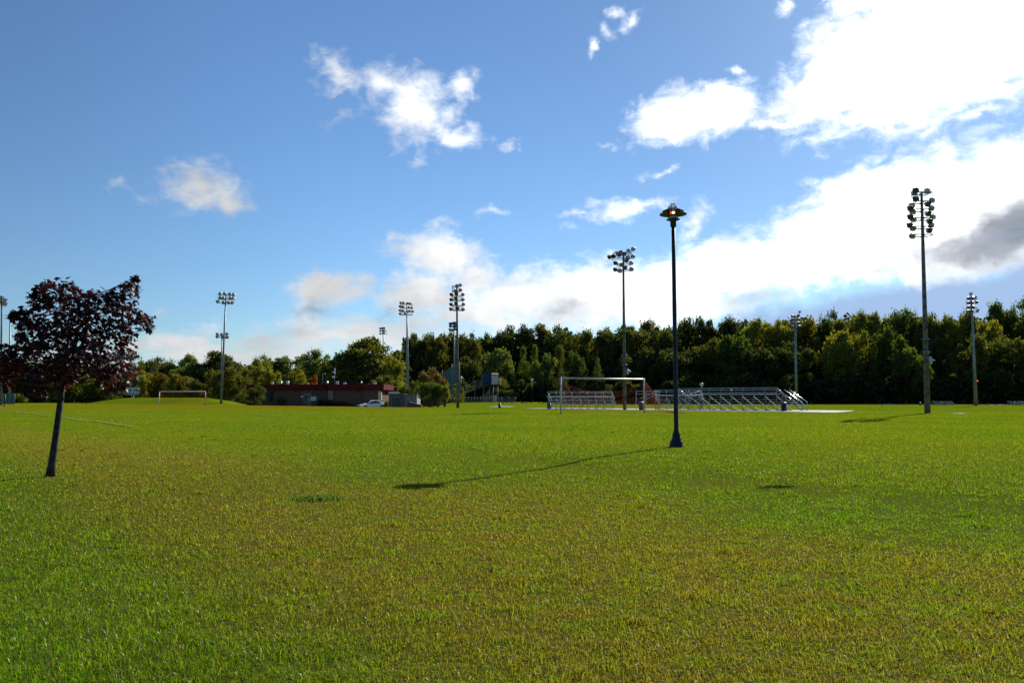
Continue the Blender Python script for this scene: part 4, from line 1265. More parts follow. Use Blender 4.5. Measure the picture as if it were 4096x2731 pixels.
# ------------------------------------------------------------------ bleachers
m_alu = solid("aluminium", (.62, .63, .64), .26, metal=.85, scale=5, var=.15)
m_alu3 = solid("dark_aluminium", (.11, .115, .12), .6, metal=.3, scale=5, var=.3)  # darker metal for the footboards, giving dark gaps between the seats
m_alu2 = solid("dull_aluminium", (.24, .26, .27), .5, metal=.5, scale=5, var=.2)
def bleacher(label, a, rot, L, nup, top, seat, depth, rails, stairs=None, walk=None, name="bleacher"):
    """back line starts at a and runs along the local x; seats step down along local +y"""
    r = thing(name, label, "bleacher", gp(a.x, a.y), rot, "aluminium bleachers along the paved walk")
    def part(nm, m_, mat=m_alu): return m_.build(nm, mat, r)
    for k in range(nup):
        x = L * k / (nup - 1)
        m_ = M()
        m_.tube((x, 0, 0), (x, 0, top), .024, n=6)
        part("upright", m_, m_alu2)
        m_ = M()
        m_.box(((x), depth / 2, (seat + .08) / 2), (.045, math.hypot(depth, seat - .08), .07), Matrix.Rotation(-math.atan2(seat - .08, depth), 4, 'X').to_3x3())
        part("stringer", m_, m_alu)
        m_ = M()
        m_.tube((x, depth * .5, 0), (x, depth * .5, seat * .5), .022, n=5)
        m_.tube((x, depth * .97, 0), (x, depth * .97, .1), .022, n=5)
        m_.tube((x, 0, .05), (x, depth, .05), .022, n=5)
        part("leg_frame", m_, m_alu2)
        if k % 2 == 0 and k + 1 < nup:
            x2 = L * (k + 1) / (nup - 1)
            m_ = M()
            m_.tube((x, 0, .08), (x2, 0, seat * .75), .016, n=4); m_.tube((x2, 0, .08), (x, 0, seat * .75), .016, n=4)
            part("cross_brace", m_, m_alu2)
    nrow = 5
    for k in range(nrow):
        t = k / (nrow - 1)
        y = .12 + (depth - .5) * t; z = seat + .16 - (seat - .36) * t
        part("seat", M().box((L / 2, y, z), (L + .3, .23, .045)), m_alu if k % 2 == 0 else m_alu2)
        if k < nrow - 1:
            part("footboard", M().box((L / 2, y + (depth - .5) / (nrow - 1) * .55, z - .22), (L + .2, .22, .035)), m_alu3)
    for z in rails:
        part("guard_rail", M().tube((-.05, -.03, z), (L + .05, -.03, z), .024, n=6))
    for x in (-.05, L + .05):
        for z in rails[:2]:
            drop = seat * .62
            m_ = M(); m_.path([(x, 0, z), (x, depth * .62, z - drop), (x, depth * .62, max(.2, z - drop - .5))], .026, 6)
            part("side_rail", m_)
        part("side_rail", M().tube((x, depth * .35, rails[0] - seat * .35), (x, depth * .35, .4), .022, n=5), m_alu2)
    if stairs:
        sx, sy, zt, run = stairs
        for k in range(5):
            z = zt * (1 - (k + .5) / 5); x = sx + run * (k + .5) / 5
            part("stair_tread", M().box((x, sy, z), (.26, 1.1, .045)))
        for yy_ in (sy - .55, sy + .55):
            part("stair_stringer", M().tube((sx, yy_, zt), (sx + run, yy_, .05), .035, n=5), m_alu2)
            m_ = M(); m_.path([(sx - .1, yy_, zt + .75), (sx + run, yy_, .75), (sx + run, yy_, .05)], .035, 8); part("handrail", m_)
            part("handrail", M().tube((sx - .1, yy_, zt + .38), (sx + run, yy_, .38), .03, n=8))
    return r
aL = P(2193, 1637, 77.5); aL.z = 0
bleacher("smaller left bleacher seen behind the near goal's net", aL, R(-14), 6.15, 9, 1.72, 1.05, 3.0, (1.70, 1.56, 1.30, 1.15))
aM = P(2622, 1640, 72); aM.z = 0
rb = bleacher("middle bleacher half hidden by the blue lamp post", aM, R(-20), 4.0, 5, 1.80, 1.15, 3.2, (1.78, 1.62, 1.36))
rl = M()
for z0_, z1_ in ((1.62, 1.05), (1.36, .75)):
    rl.path([(0, 0, z0_), (-1.25, -.5, z1_)], .026, 6)
for z_ in (1.7, 1.45):
    rl.path([(-1.9, .6, z_), (.25, .9, z_)], .024, 6)
for x_ in (-1.9, -1.0, .25):
    rl.path([(x_, .75, 0), (x_, .75, 1.7)], .022, 5)
rl.build("ramp_rail", m_alu, rb)
for z0_, z1_ in ((1.75, 1.25), (1.45, .98)):
    M().path([(4.05, 0, z0_), (2.7, -.9, z1_)], .026, 6).build("ramp_rail", m_alu, rb)
aR = P(2716, 1643, 70.5); aR.z = 0
bleacher("largest right bleacher, with glinting stairs at its right end", aR, R(-40), 8.85, 10, 1.93, 1.22, 3.3, (1.91, 1.75, 1.53), (9.0, 2.1, 1.0, 1.35))
def small_stand(px, wpx, d, label):
    b_ = P(px, 1621, d); b_.z = float(gz(b_.x, d))
    Wm = wpx / F * d
    r = thing("bleacher", label, "bleacher", b_, R(6), "low shaded bleachers before the woods")
    for k in range(5):
        M().box((0, -.3 * k + .6, .62 - .13 * k), (Wm * (1 - .02 * k), .24, .05)).build("seat", m_alu2, r)
    for x in (-Wm * .42, 0, Wm * .42):
        m_ = M(); m_.tube((x, .7, 0), (x, .7, .62), .03, n=5); m_.tube((x, .7, .62), (x, -.75, .05), .03, n=5); m_.tube((x, .7, .03), (x, -.75, .03), .03, n=5)
        m_.build("frame", m_alu2, r)
small_stand(3775, 88, 126, "low five-row bleacher in shade between the tallest pole and the far right pole")
small_stand(4072, 70, 126, "low five-row bleacher in shade cut by the right edge")
for px, w_, lb_ in ((3560, 78, "long pale low bench before the woods left of the tallest pole"), (3985, 92, "long pale low bench before the woods right of the far right pole")):
    b_ = P(px, 1619, 125); b_.z = 0
    r = thing("bench", lb_, "bench", b_, 0, "low benches before the woods")
    Wm = w_ / F * 125
    M().box((0, 0, .10), (Wm, .3, .06)).build("seat", solid("bench_plank", (.55, .55, .54), .6), r)
    for x in (-Wm * .4, 0, Wm * .4): M().box((x, 0, .035), (.08, .28, .07)).build("leg", m_alu2, r)

# ------------------------------------------------------------------ litter bins
def bin_(px, pt, pb, d, colr, label, grey=False):
    b_ = P(px, pb, d); b_.z = float(gz(b_.x, d))
    H = P(px, pt, d).z - b_.z
    r_ = H * .30
    m_ = solid("bin_plastic", colr, .45, scale=5, var=.2)
    r = thing("litter_bin", label, "bin", b_, 0, "litter bins round the field")
    M().lathe([(0, 0), (r_ * .88, 0), (r_ * .92, .03), (r_ * .94, H * .35), (r_ * .985, H * .36), (r_ * .985, H * .40), (r_ * .95, H * .41), (r_, H * .78), (0, H * .78)], n=20).build("drum", m_, r)
    M().lathe([(r_ * 1.05, H * .76), (r_ * 1.06, H * .82), (r_ * .9, H * .94), (r_ * .45, H), (0, H)], n=20).build("lid", solid("bin_lid", tuple(min(1, c * 1.6 + .02) for c in colr), .35), r)
bin_(3136, 1607, 1645.5, 63.8, (.012, .016, .055), "navy blue bin at the foot of the right bleacher's stairs")
bin_(2196, 1608, 1634, 80, (.03, .04, .085), "blue bin at the left end of the left bleacher")
bin_(1998, 1612, 1633, 88, (.045, .045, .05), "dark grey bin standing alone on the grass below the press box")
bin_(2565, 1606, 1640, 71, (.05, .045, .06), "dark bin seen through the near goal's orange net by its right post")
bin_(3681, 1608, 1622, 122, (.02, .05, .16), "small bright blue bin before the woods, left of the tallest pole")

# ------------------------------------------------------------------ clubhouse with red fascia
CD = 131.0
m_brick, nt = newmat("brown_brick")
o = N(nt, 'ShaderNodeOutputMaterial'); p = N(nt, 'ShaderNodeBsdfPrincipled')
tc = N(nt, 'ShaderNodeTexCoord').outputs['Object']
mp = N(nt, 'ShaderNodeMapping'); mp.inputs['Rotation'].default_value = (math.pi / 2, 0, 0); nt.links.new(tc, mp.inputs[0])
bk_ = N(nt, 'ShaderNodeTexBrick'); nt.links.new(mp.outputs[0], bk_.inputs['Vector'])
bk_.inputs['Scale'].default_value = 4; bk_.inputs['Color1'].default_value = (.13, .070, .05, 1); bk_.inputs['Color2'].default_value = (.10, .056, .042, 1); bk_.inputs['Mortar'].default_value = (.14, .12, .10, 1)
nt.links.new(bk_.outputs[0], p.inputs['Base Color']); p.inputs['Roughness'].default_value = .9; p.inputs['Specular IOR Level'].default_value = .1; nt.links.new(p.outputs[0], o.inputs[0])
m_red = solid("red_metal_fascia", (.105, .011, .015), .75, scale=1.5, var=.10, spec=.08)
m_dkglass = solid("dark_window", (.02, .03, .032), .12, scale=2)
m_dkgreen = solid("dark_green_paint", (.025, .045, .042), .5)
m_cream = solid("cream_panel", (.55, .50, .36), .7)
m_galv = solid("vent_metal", (.45, .48, .52), .4, metal=.6)
club = thing("clubhouse", "long low brick building with a deep red fascia and roof vents", "building", (0, CD, -.8))
def cx(px, d=CD): return (px - 2048) / F * d
def czz(py, d=CD): return EYE + (HOR - py) / F * d + .8
zf0, zf1 = czz(1559), czz(1537)
segs = [(985, 1080, 1.6), (1080, 1318, 0.0), (1318, 1460, -.5), (1460, 1524, -1.1)]
wl = M(); 
for a_, b_, y_ in segs:
    wl.box(((cx(a_) + cx(b_)) / 2, y_ + 5, zf0 / 2), (cx(b_) - cx(a_) + .01, 10, zf0))
wl.build("wall", m_brick, club)
fs2 = M()
for a_, b_, y_ in [(978, 1079, 1.2), (1079, 1318, -.5), (1318, 1460, -1.05), (1460, 1543, -1.75)]:
    fs2.box(((cx(a_) + cx(b_)) / 2, y_ + 5.3, (zf0 + zf1) / 2 + .006), (cx(b_) - cx(a_), 10.8, zf1 - zf0))
fs2.build("fascia", m_red, club)
def panel(nm, a_, b_, t_, u_, y_, mat, dep=.12, parent=club):
    return M().box(((cx(a_) + cx(b_)) / 2, y_, (czz(t_) + czz(u_)) / 2), (cx(b_) - cx(a_), dep, czz(t_) - czz(u_))).build(nm, mat, parent)
for a_, b_, t_, u_, y_ in ((1081, 1097, 1562, 1604, -.05), (1316.5, 1339, 1562, 1604, -.56)):
    fr = panel("window", a_, b_, t_, u_, y_, m_dkgreen)
    panel("pane", a_ + 1.5, b_ - 1.5, t_ + 1.5, u_ - 1.5, y_ - .06, m_dkglass, .02, fr)
en = panel("entrance", 1215, 1252, 1561, 1630, -.04, m_dkgreen)
for a_, b_ in ((1217, 1222), (1225, 1236), (1237.5, 1248)):
    dr = panel("door", a_, b_, 1571, 1628, -.12, m_dkglass, .04, en)
panel("door_handle", 1238.5, 1240.5, 1592, 1602, -.2, m_galv, .05, en)
for px in (1179, 1279, 1427):
    y_ = -.2 if px < 1318 else -.7
    M().box((cx(px), y_, czz(1567)), (.42, .35, .28), taper=.7).build("wall_lamp", m_arm, club, .03)
pl = panel("pillar", 1520, 1533, 1565, 1602, -1.2, m_cream, .5)
M().box((cx(1527), -.6, czz(1602) / 2), (cx(1536) - cx(1518), 1.1, czz(1603))).build("low_wall", m_brick, club)
for k_, (px, w_, t_, b2, kind) in enumerate([(1073, 10, 1526, 1537, 0), (1101, 8, 1523, 1537, 1), (1125, 7, 1521, 1537, 1), (1134, 9, 1522, 1537, 0), (1290, 11, 1521, 1537, 1), (1326, 11, 1522, 1537, 0), (1367, 12, 1528, 1537, 0), (1430, 8, 1522, 1537, 1), (1481, 13, 1525, 1538, 0)]):
    x_, z0_, z1_ = cx(px), zf1 - .02, czz(t_); wm = w_ / F * CD * .5
    y_ = 2.5 + (k_ % 3)
    if kind: M().lathe([(wm * .55, z0_), (wm * .55, z0_ + (z1_ - z0_) * .35), (wm, z0_ + (z1_ - z0_) * .4), (wm, z0_ + (z1_ - z0_) * .62), (wm * .6, z0_ + (z1_ - z0_) * .7), (wm * .6, z1_ - .03), (.01, z1_)], c=(x_, y_, 0), n=12).build("roof_vent", m_galv, club)
    else: M().box((x_, y_, (z0_ + z1_) / 2), (wm * 2, wm * 2, z1_ - z0_), taper=.82).build("roof_vent", m_galv, club, .05)
mast = M(); mast.tube((cx(1323), 3, zf1), (cx(1323), 3, czz(1470)), .05, n=6)
mast.tube((cx(1323) - .3, 3, czz(1505)), (cx(1323) + .3, 3, czz(1505)), .05, n=6)
mo_ = mast.build("mast", m_steel, club)
M().box((cx(1321), 2.8, czz(1487)), (.5, .25, .22), Matrix.Rotation(.35, 3, 'Y')).build("camera_unit", solid("white_plastic", (.7, .7, .7), .4), mo_, .03)
M().box((cx(1318), 2.8, czz(1506)), (.35, .3, .3)).build("camera_unit", solid("white_plastic", (.7, .7, .7), .4), mo_, .03)
dsh = M(); dsh.path([(cx(1274), 3, zf1), (cx(1274), 3, czz(1500)), (cx(1276), 3, czz(1492)), (cx(1282), 3, czz(1490)), (cx(1286), 3, czz(1498))], .05, 6)
dsh.build("gooseneck_pipe", m_galv, club)

# signs by the entrance
m_signw = solid("pale_sign_face", (.42, .50, .60), .5, scale=3, var=.06)
m_signb = solid("sign_blue", (.10, .16, .32), .5)
def signboard(a_, b_, t_, u_, d, label, marks=True):
    x0_, x1_ = cx(a_, d), cx(b_, d); z1_, z0_ = EYE + (HOR - t_) / F * d, EYE + (HOR - u_) / F * d
    b0 = Vector(((x0_ + x1_) / 2, d, -.8))
    r = thing("sign", label, "sign", b0)
    w_, h_ = x1_ - x0_, z1_ - z0_
    zc = (z0_ + z1_) / 2 + .8
    M().box((0, 0, zc), (w_, .06, h_)).build("board", m_signw, r)
    for s_ in (-1, 1): M().box((s_ * w_ * .42, .07, (z1_ + .8) / 2), (.07, .07, z1_ + .8)).build("post", m_arm, r)
    if marks:
        M().lathe([(0, .0), (.17, .0), (.17, .01), (0, .012)], n=14).build("emblem", m_signb, r).location = (-w_ * .23, -.035, zc + h_ * .27)
        r.children[-1].rotation_euler = (math.pi / 2, 0, 0)
        M().box((-w_ * .02, -.035, zc - h_ * .1), (.14, .012, .12)).build("emblem", m_signb, r)
signboard(1245.5, 1267, 1585.5, 1602, 128.6, "white notice board with a blue emblem beside the clubhouse entrance")
def plate(px, py, w_, h_, d, label, mat, zb=None, posts=1):
    c_ = P(px, py, d); z0_ = float(gz(c_.x, d)) if zb is None else zb
    r = thing("sign", label, "sign", (c_.x, d, z0_))
    wm, hm = w_ / F * d, h_ / F * d
    M().box((0, -.05, c_.z - z0_), (wm, .04, hm)).build("board", mat, r)
    M().box((0, 0, (c_.z - z0_) / 2), (.06, .05, c_.z - z0_ + hm * .4)).build("post", m_arm, r)
plate(1208.5, 1585.5, 9, 7, 129.6, "small white plate left of the clubhouse entrance", solid("pale_plate", (.45, .48, .58), .5), -.8)
plate(187, 1588.5, 12, 9, 190, "small white sign on a post before the tennis fence, left of the maple's trunk", solid("white_plate", (.8, .8, .76), .5))

# bushes by the clubhouse
GB = "bushes around the clubhouse"
tree('busha', 1105, 1612, 44, 127, 'olive', "low bush at the left end of the clubhouse wall", "bush", "bush", GB)
tree('bushb', 1128, 1588, 36, 129.2, 'bronze', "bush with a pinkish-brown top against the left clubhouse wall", "bush", "bush", GB)
tree('bushc', 1300, 1598, 70, 128.3, 'dark', "dark bush right of the clubhouse notice board", "bush", "bush", GB)
tree('busha', 1370, 1604, 90, 128.0, 'dark', "long dark bush left of the parked car, under the clubhouse wall", "bush", "bush", GB)
tree('bushb', 1030, 1540, 80, 126, 'dark', "dark shrub hiding the clubhouse's left corner", "bush", "bush", GB)
tree('bushc', 995, 1602, 60, 124, 'dark', "low dark hedge bush at the mound's right foot", "bush", "bush", GB)
tree('bushb', 1548, 1602, 23, 124, 'gold', "golden ornamental grass clump between the car and the shed", "bush", "bush", GB)
GS = "clipped shrubs beside the near wooden pole"
tree('vasea', 1722, 1530, 100, 102, 'green', "leftmost and largest clipped shrub with bare stems", "shrub", "shrub", GS)
tree('vaseb', 1752, 1536, 60, 101, 'green', "middle clipped shrub with bare stems", "shrub", "shrub", GS)
tree('vasec', 1779, 1540, 44, 100, 'yg', "rightmost clipped shrub, its right side sunlit yellow-green", "shrub", "shrub", GS)
GT = "small trees around the backstop"
tree('rounda', 1728, 1474, 112, 132, 'bronze', "bronze-leaved small tree in front of the green backstop", group=GT)
tree('bushc', 1660, 1522, 40, 112, 'green', "light green bush rising over the shed's right end", "bush", "bush", GT)
tree('bushb', 1625, 1540, 70, 114, 'green', "green bush over the shed's roof", "bush", "bush", GT)
tree('narrowa', 1822, 1536, 44, 122, 'pale', "thin young tree with pale leaves partly behind the near wooden pole", group=GT)
tree('narrowb', 1850, 1552, 26, 124, 'yg', "sapling with sparse leaves just right of the near wooden pole", group=GT)
tree('rounda', 1786, 1520, 14, 128, 'red', "tiny red-leaved bush at the backstop's foot", "bush", "bush", GT)
tree('bushc', 88, 1573, 46, 186, 'yg', "yellow-green hedge bush by the corner of the left green fence", "bush", "bush")

# ------------------------------------------------------------------ shed, canopy, dumpster
SD = 106.0
def sx(px): return (px - 2048) / F * SD
def sz(py): return EYE + (HOR - py) / F * SD + .8
m_block = solid("grey_block", (.22, .22, .215), .85, scale=2, var=.12)
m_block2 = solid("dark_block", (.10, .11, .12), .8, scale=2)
shed = thing("shed", "flat-roofed grey utility shed with a dark green double door", "shed", (sx(1617), SD, -.8))
X0 = sx(1617)
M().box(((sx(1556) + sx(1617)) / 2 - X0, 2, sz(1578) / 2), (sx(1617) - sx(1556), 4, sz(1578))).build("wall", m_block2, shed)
M().box(((sx(1616.9) + sx(1668)) / 2 - X0, 2.25, sz(1578.5) / 2), (sx(1668) - sx(1616.9), 4.2, sz(1578.5))).build("wall", m_block, shed)
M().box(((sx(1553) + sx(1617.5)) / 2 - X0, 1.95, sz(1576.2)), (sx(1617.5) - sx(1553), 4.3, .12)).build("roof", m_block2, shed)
M().box(((sx(1617.5) + sx(1670)) / 2 - X0, 2.1, sz(1577.2)), (sx(1670) - sx(1617.5), 4.6, .10)).build("roof", m_block, shed)
df = M().box(((sx(1567) + sx(1607)) / 2 - X0, -.03, sz(1586) / 2), (sx(1607) - sx(1567), .08, sz(1586))).build("door_frame", m_block, shed)
for a_, b_ in ((1569, 1587), (1587.5, 1605.5)):
    M().box(((sx(a_) + sx(b_)) / 2 - X0, -.085, sz(1588) / 2), (sx(b_) - sx(a_), .05, sz(1588))).build("door", m_dkgreen, df)
can = thing("canopy", "white flat canopy glimpsed above the shed behind hanging leaves", "canopy", (cx(1571, 145), 145, -.6))
def vz(py): return EYE + (HOR - py) / F * 145 + .6
M().box((0, 0, vz(1570.5)), (cx(1602, 145) - cx(1541, 145), 3.0, vz(1567) - vz(1574))).build("roof", solid("white_canopy_metal", (.75, .75, .75), .5), can, .05)
for s_ in (-1, 1):
    for t_ in (-1, 1): M().tube((s_ * 1.2, t_ * 1.2, 0), (s_ * 1.2, t_ * 1.2, vz(1573.6)), .06, n=6).build("post", m_steel, can)
dp = thing("dumpster", "dark maroon dumpster with a sloping lid against the shed", "dumpster", (sx(1664), SD - 1.6, -.8))
z0d, hb = 0, sz(1607)
pr = [(-.85, 0), (.95, 0), (1.0, hb * .62), (.35, hb * .80), (-.55, hb), (-.85, hb * .98)]
vs_ = [(x_, -.65, z_) for x_, z_ in pr] + [(x_, .65, z_) for x_, z_ in pr]
n6 = len(pr)
M().add(vs_, [tuple(range(n6)), tuple(reversed(range(n6, 2 * n6)))] + [(k, n6 + k, n6 + (k + 1) % n6, (k + 1) % n6) for k in range(n6)]).build("body", solid("maroon_paint", (.055, .012, .018), .45), dp, .03)
M().box((.42, 0, hb * .80), (1.25, 1.4, .05), Matrix.Rotation(.24, 3, 'Y')).build("lid", solid("dark_lid", (.03, .015, .018), .4), dp)

# ------------------------------------------------------------------ white car
KD = 124.0
carp = P(1487, 1627, KD)
car = thing("parked_car", "white two-door car parked facing left before the clubhouse", "car", (carp.x, KD, float(gz(carp.x, KD))), R(180 + 34))
m_carw = solid("white_car_paint", (.74, .75, .77), .18, scale=1, var=.03, spec=.7)
m_carg = solid("car_glass", (.015, .018, .022), .06, spec=.9)
m_black = solid("black_trim", (.012, .012, .014), .5)
m_tyre = solid("tyre_rubber", (.015, .015, .016), .85)
# stations from nose (+x) to tail: x, half width, z low, z shoulder, z deck, deck half width
st_ = [(2.22, .55, .30, .52, .56, .50), (2.12, .74, .22, .58, .66, .62), (1.75, .86, .18, .68, .78, .74), (1.25, .885, .18, .72, .87, .76), (.75, .89, .18, .75, .93, .76), (0, .89, .18, .78, .95, .76),
       (-.8, .89, .18, .81, .97, .75), (-1.45, .88, .20, .83, .98, .72), (-1.95, .84, .24, .83, .98, .66), (-2.18, .74, .30, .78, .93, .58), (-2.26, .62, .36, .70, .82, .5)]
vs_, fs_ = [], []
for x_, w_, zl, zs, zd, wd in st_:
    vs_ += [(x_, -w_ * .94, zl), (x_, -w_, (zl + zs) / 2), (x_, -w_ * .98, zs), (x_, -wd, zd), (x_, wd, zd), (x_, w_ * .98, zs), (x_, w_, (zl + zs) / 2), (x_, w_ * .94, zl)]
for a_ in range(len(st_) - 1):
    for k in range(8):
        k2 = (k + 1) % 8
        fs_.append((a_ * 8 + k, a_ * 8 + k2, (a_ + 1) * 8 + k2, (a_ + 1) * 8 + k))
fs_ += [tuple(reversed(range(8))), tuple(range((len(st_) - 1) * 8, len(st_) * 8))]
bo = M().add(vs_, fs_, True).build("body", m_carw, car)
sb = bo.modifiers.new("sub", 'SUBSURF'); sb.levels = sb.render_levels = 2
cs_ = [(1.02, .70, .89, .90), (.35, .66, .93, 1.30), (-.25, .62, .95, 1.40), (-.85, .60, .96, 1.37), (-1.75, .62, .96, 1.0)]
vs_, fs_ = [], []
for x_, w_, zb_, zt_ in cs_:
    vs_ += [(x_, -w_ * 1.08, zb_), (x_, -w_ * .86, zt_), (x_, w_ * .86, zt_), (x_, w_ * 1.08, zb_)]
for a_ in range(len(cs_) - 1):
    for k in range(3):
        fs_.append((a_ * 4 + k, a_ * 4 + k + 1, (a_ + 1) * 4 + k + 1, (a_ + 1) * 4 + k))
M().add(vs_, fs_, True).build("cabin", m_carw, car)
def flatq(nm, q, mat, off):
    q = [Vector(t) + Vector(off) for t in q]
    M().add(q, [tuple(range(len(q)))]).build(nm, mat, car)
flatq("windscreen", [(.98, -.60, .935), (.98, .60, .935), (.40, .54, 1.29), (.40, -.54, 1.29)], m_carg, (.035, 0, .035))
flatq("rear_window", [(-1.62, -.5, 1.05), (-1.0, -.48, 1.33), (-1.0, .48, 1.33), (-1.62, .5, 1.05)], m_carg, (-.03, 0, .04))
for s_ in (-1, 1):
    flatq("side_window", [(.72, s_ * .715, .98), (.30, s_ * .595, 1.25), (-.25, s_ * .555, 1.345), (-.8, s_ * .545, 1.315), (-1.35, s_ * .645, 1.03), (-1.25, s_ * .665, .985)], m_carg, (0, s_ * .045, 0))
    M().box((.62, s_ * .90, 1.0), (.16, .22, .13)).build("mirror", m_black, car, .03)
    M().box((2.06, s_ * .58, .60), (.18, .34, .10), Matrix.Rotation(s_ * -.5, 3, 'Z')).build("headlight", m_galv, car, .02)
    M().box((-2.17, s_ * .6, .80), (.14, .34, .12), Matrix.Rotation(s_ * .35, 3, 'Z')).build("tail_light", solid("tail_red", (.35, .02, .015), .2), car, .02)
    for x_ in (1.36, -1.34):
        ty = M(); ty.lathe([(.20, -.10), (.31, -.105), (.325, -.06), (.325, .06), (.31, .105), (.20, .10)], n=24)
        w_ = ty.build("wheel", m_tyre, car)
        w_.location = (x_, s_ * .80, .325); w_.rotation_euler = (math.pi / 2, 0, 0)
        rm = M(); rm.lathe([(0, .085), (.05, .09), (.21, .075), (.21, -.075), (.05, -.09), (0, -.085)], n=18)
        rm.build("rim", m_alu2, w_)
        M().lathe([(.0, s_ * .105), (.37, s_ * .10), (.37, s_ * .06)], n=22).build("wheel_arch", m_black, w_)
M().box((2.20, 0, .47), (.10, .95, .20)).build("grille", m_black, car, .03)
M().box((2.19, 0, .26), (.10, .80, .10)).build("grille", m_black, car, .02)
M().box((-2.12, 0, 1.02), (.18, 1.2, .03)).build("spoiler", m_carw, car, .01)

# ------------------------------------------------------------------ backstop, grandstand, fences
m_cloth = meshcloth("green_windscreen", (.035, .125, .105), .16)
m_chain = meshcloth("chain_link", (.14, .15, .16), .70)
m_pole = solid("fence_pole", (.16, .18, .19), .6)
def fence(name, label, cat, pts, top, mat, postw, mids=1, rails=True, group=None, pz=None, bot=.06):
    """fence along world points; one screen per bay, posts, rails"""
    r = thing(name, label, cat, pts[0], 0, group)
    o_ = Vector(pts[0])
    for k in range(len(pts) - 1):
        a_, b_ = Vector(pts[k]) - o_, Vector(pts[k + 1]) - o_
        m_ = M()
        dn = (b_ - a_).cross(Vector((0, 0, 1))).normalized() * .012
        up0, up1 = Vector((0, 0, bot)), Vector((0, 0, top))
        m_.add([a_ + up0, b_ + up0, b_ + up1, a_ + up1], [(0, 1, 2, 3)])
        m_.build("screen", mat, r)
        if rails:
            rr = M()
            for i_ in range(mids + 2):
                z_ = Vector((0, 0, bot + (top - bot) * i_ / (mids + 1)))
                rr.tube(a_ + z_, b_ + z_, postw * .5, n=5)
            rr.build("rail", m_pole, r)
    for k, q in enumerate(pts):
        M().tube(Vector(q) - o_ + Vector((0, 0, -.05)), Vector(q) - o_ + Vector((0, 0, (pz or top) + .0)), postw, n=6).build("post", m_pole, r)
    return r
def W0(px, d):
    x = (px - 2048) / F * d
    return Vector((x, d, float(gz(x, d))))
hb_ = P(1700, 1460, 142).z
fence("backstop", "tall green-screened backstop behind the near wooden pole", "backstop", [W0(1694, 146), W0(1730, 148), W0(1769, 148), W0(1808, 141), W0(1838, 136)], hb_ - .7, m_cloth, .05, 4, pz=hb_ - .1, bot=1.2)
fence("chain_fence", "chain-link fence running in front of the grandstand", "fence", [W0(1790 + 12 * k, 143) for k in range(19)], 1.0, m_chain, .03, 0)
fence("gate", "light chain-link gate panel at the fence's right end by the boulders", "gate", [W0(2010, 141), W0(2037, 141), W0(2063, 141)], .95, m_chain, .035, 1)
fence("tennis_fence", "far green tennis court fence behind the left field", "fence", [W0(60 + 44 * k, 232) for k in range(12)], 2.35, m_cloth, .05, 1, group="green fences at the left end")
fence("tennis_fence", "taller green fence corner at the left edge", "fence", [W0(-60, 150), W0(-20, 150), W0(20, 150), W0(44, 150), W0(64, 147)], 2.0, m_cloth, .05, 0, group="green fences at the left end")
fence("wire_fence", "low wire fence among the trees right of the mound", "fence", [W0(880 + 22 * k, 196) for k in range(7)], 1.9, m_chain, .04, 0)

GSD = 153.0
def gx(px, d=GSD): return (px - 2048) / F * d
def gzz(py, d=GSD): return EYE + (HOR - py) / F * d
m_pb = solid("blue_cladding", (.020, .050, .098), .8, scale=1, spec=.1)
m_pg = solid("grey_blue_cladding", (.12, .165, .20), .8, scale=1, spec=.1)
g0z = .35
gs = thing("grandstand", "steel grandstand with a blue press box on top, seats stepping down to the left", "grandstand", (gx(1965), GSD, g0z))
GX = gx(1965)
def gl_(px, py, d=GSD): return Vector((gx(px, d) - GX, d - GSD, gzz(py, d) - g0z))
# press box: front face towards the seats (left), side face towards us (right)
A, B, C_ = gl_(1930, 1512, 154.8), gl_(1965, 1512, 152.6), gl_(1993, 1512, 155.2)
zt_, zb_ = gl_(1965, 1491, 152.6).z, gl_(1965, 1539, 152.6).z
Dd = A + C_ - B
def prism(nm, ring, z0_, z1_, mat, parent=gs, faces=None):
    n_ = len(ring)
    vs_ = [(q.x, q.y, z0_) for q in ring] + [(q.x, q.y, z1_) for q in ring]
    fs_ = [tuple(reversed(range(n_))), tuple(range(n_, 2 * n_))] + [(k, (k + 1) % n_, n_ + (k + 1) % n_, n_ + k) for k in range(n_)]
    return M().add(vs_, fs_).build(nm, mat, parent)
pb = prism("press_box", [A, B, C_, Dd], zb_, zt_, m_pb)
sfac = [B.lerp(C_, .02), B.lerp(C_, .98)]
nn = Vector((C_.y - B.y, -(C_.x - B.x), 0)).normalized() * .05
prism("side_cladding", [sfac[0] + nn, sfac[1] + nn, sfac[1] - nn * .5, sfac[0] - nn * .5], zb_ + .1, zt_ - .3, m_pg, pb)
ctr_ = (A + C_) / 2
prism("roof_edge", [ctr_ + (q - ctr_) * 1.05 for q in (A, B, C_, Dd)], zt_, zt_ + .10, m_pb, pb)
prism("roof_trim", [sfac[0] + nn * 1.6, sfac[1] + nn * 1.6, sfac[1] - nn * .4, sfac[0] - nn * .4], zt_ - .27, zt_ - .02, solid("pale_trim", (.62, .60, .55), .6), pb)
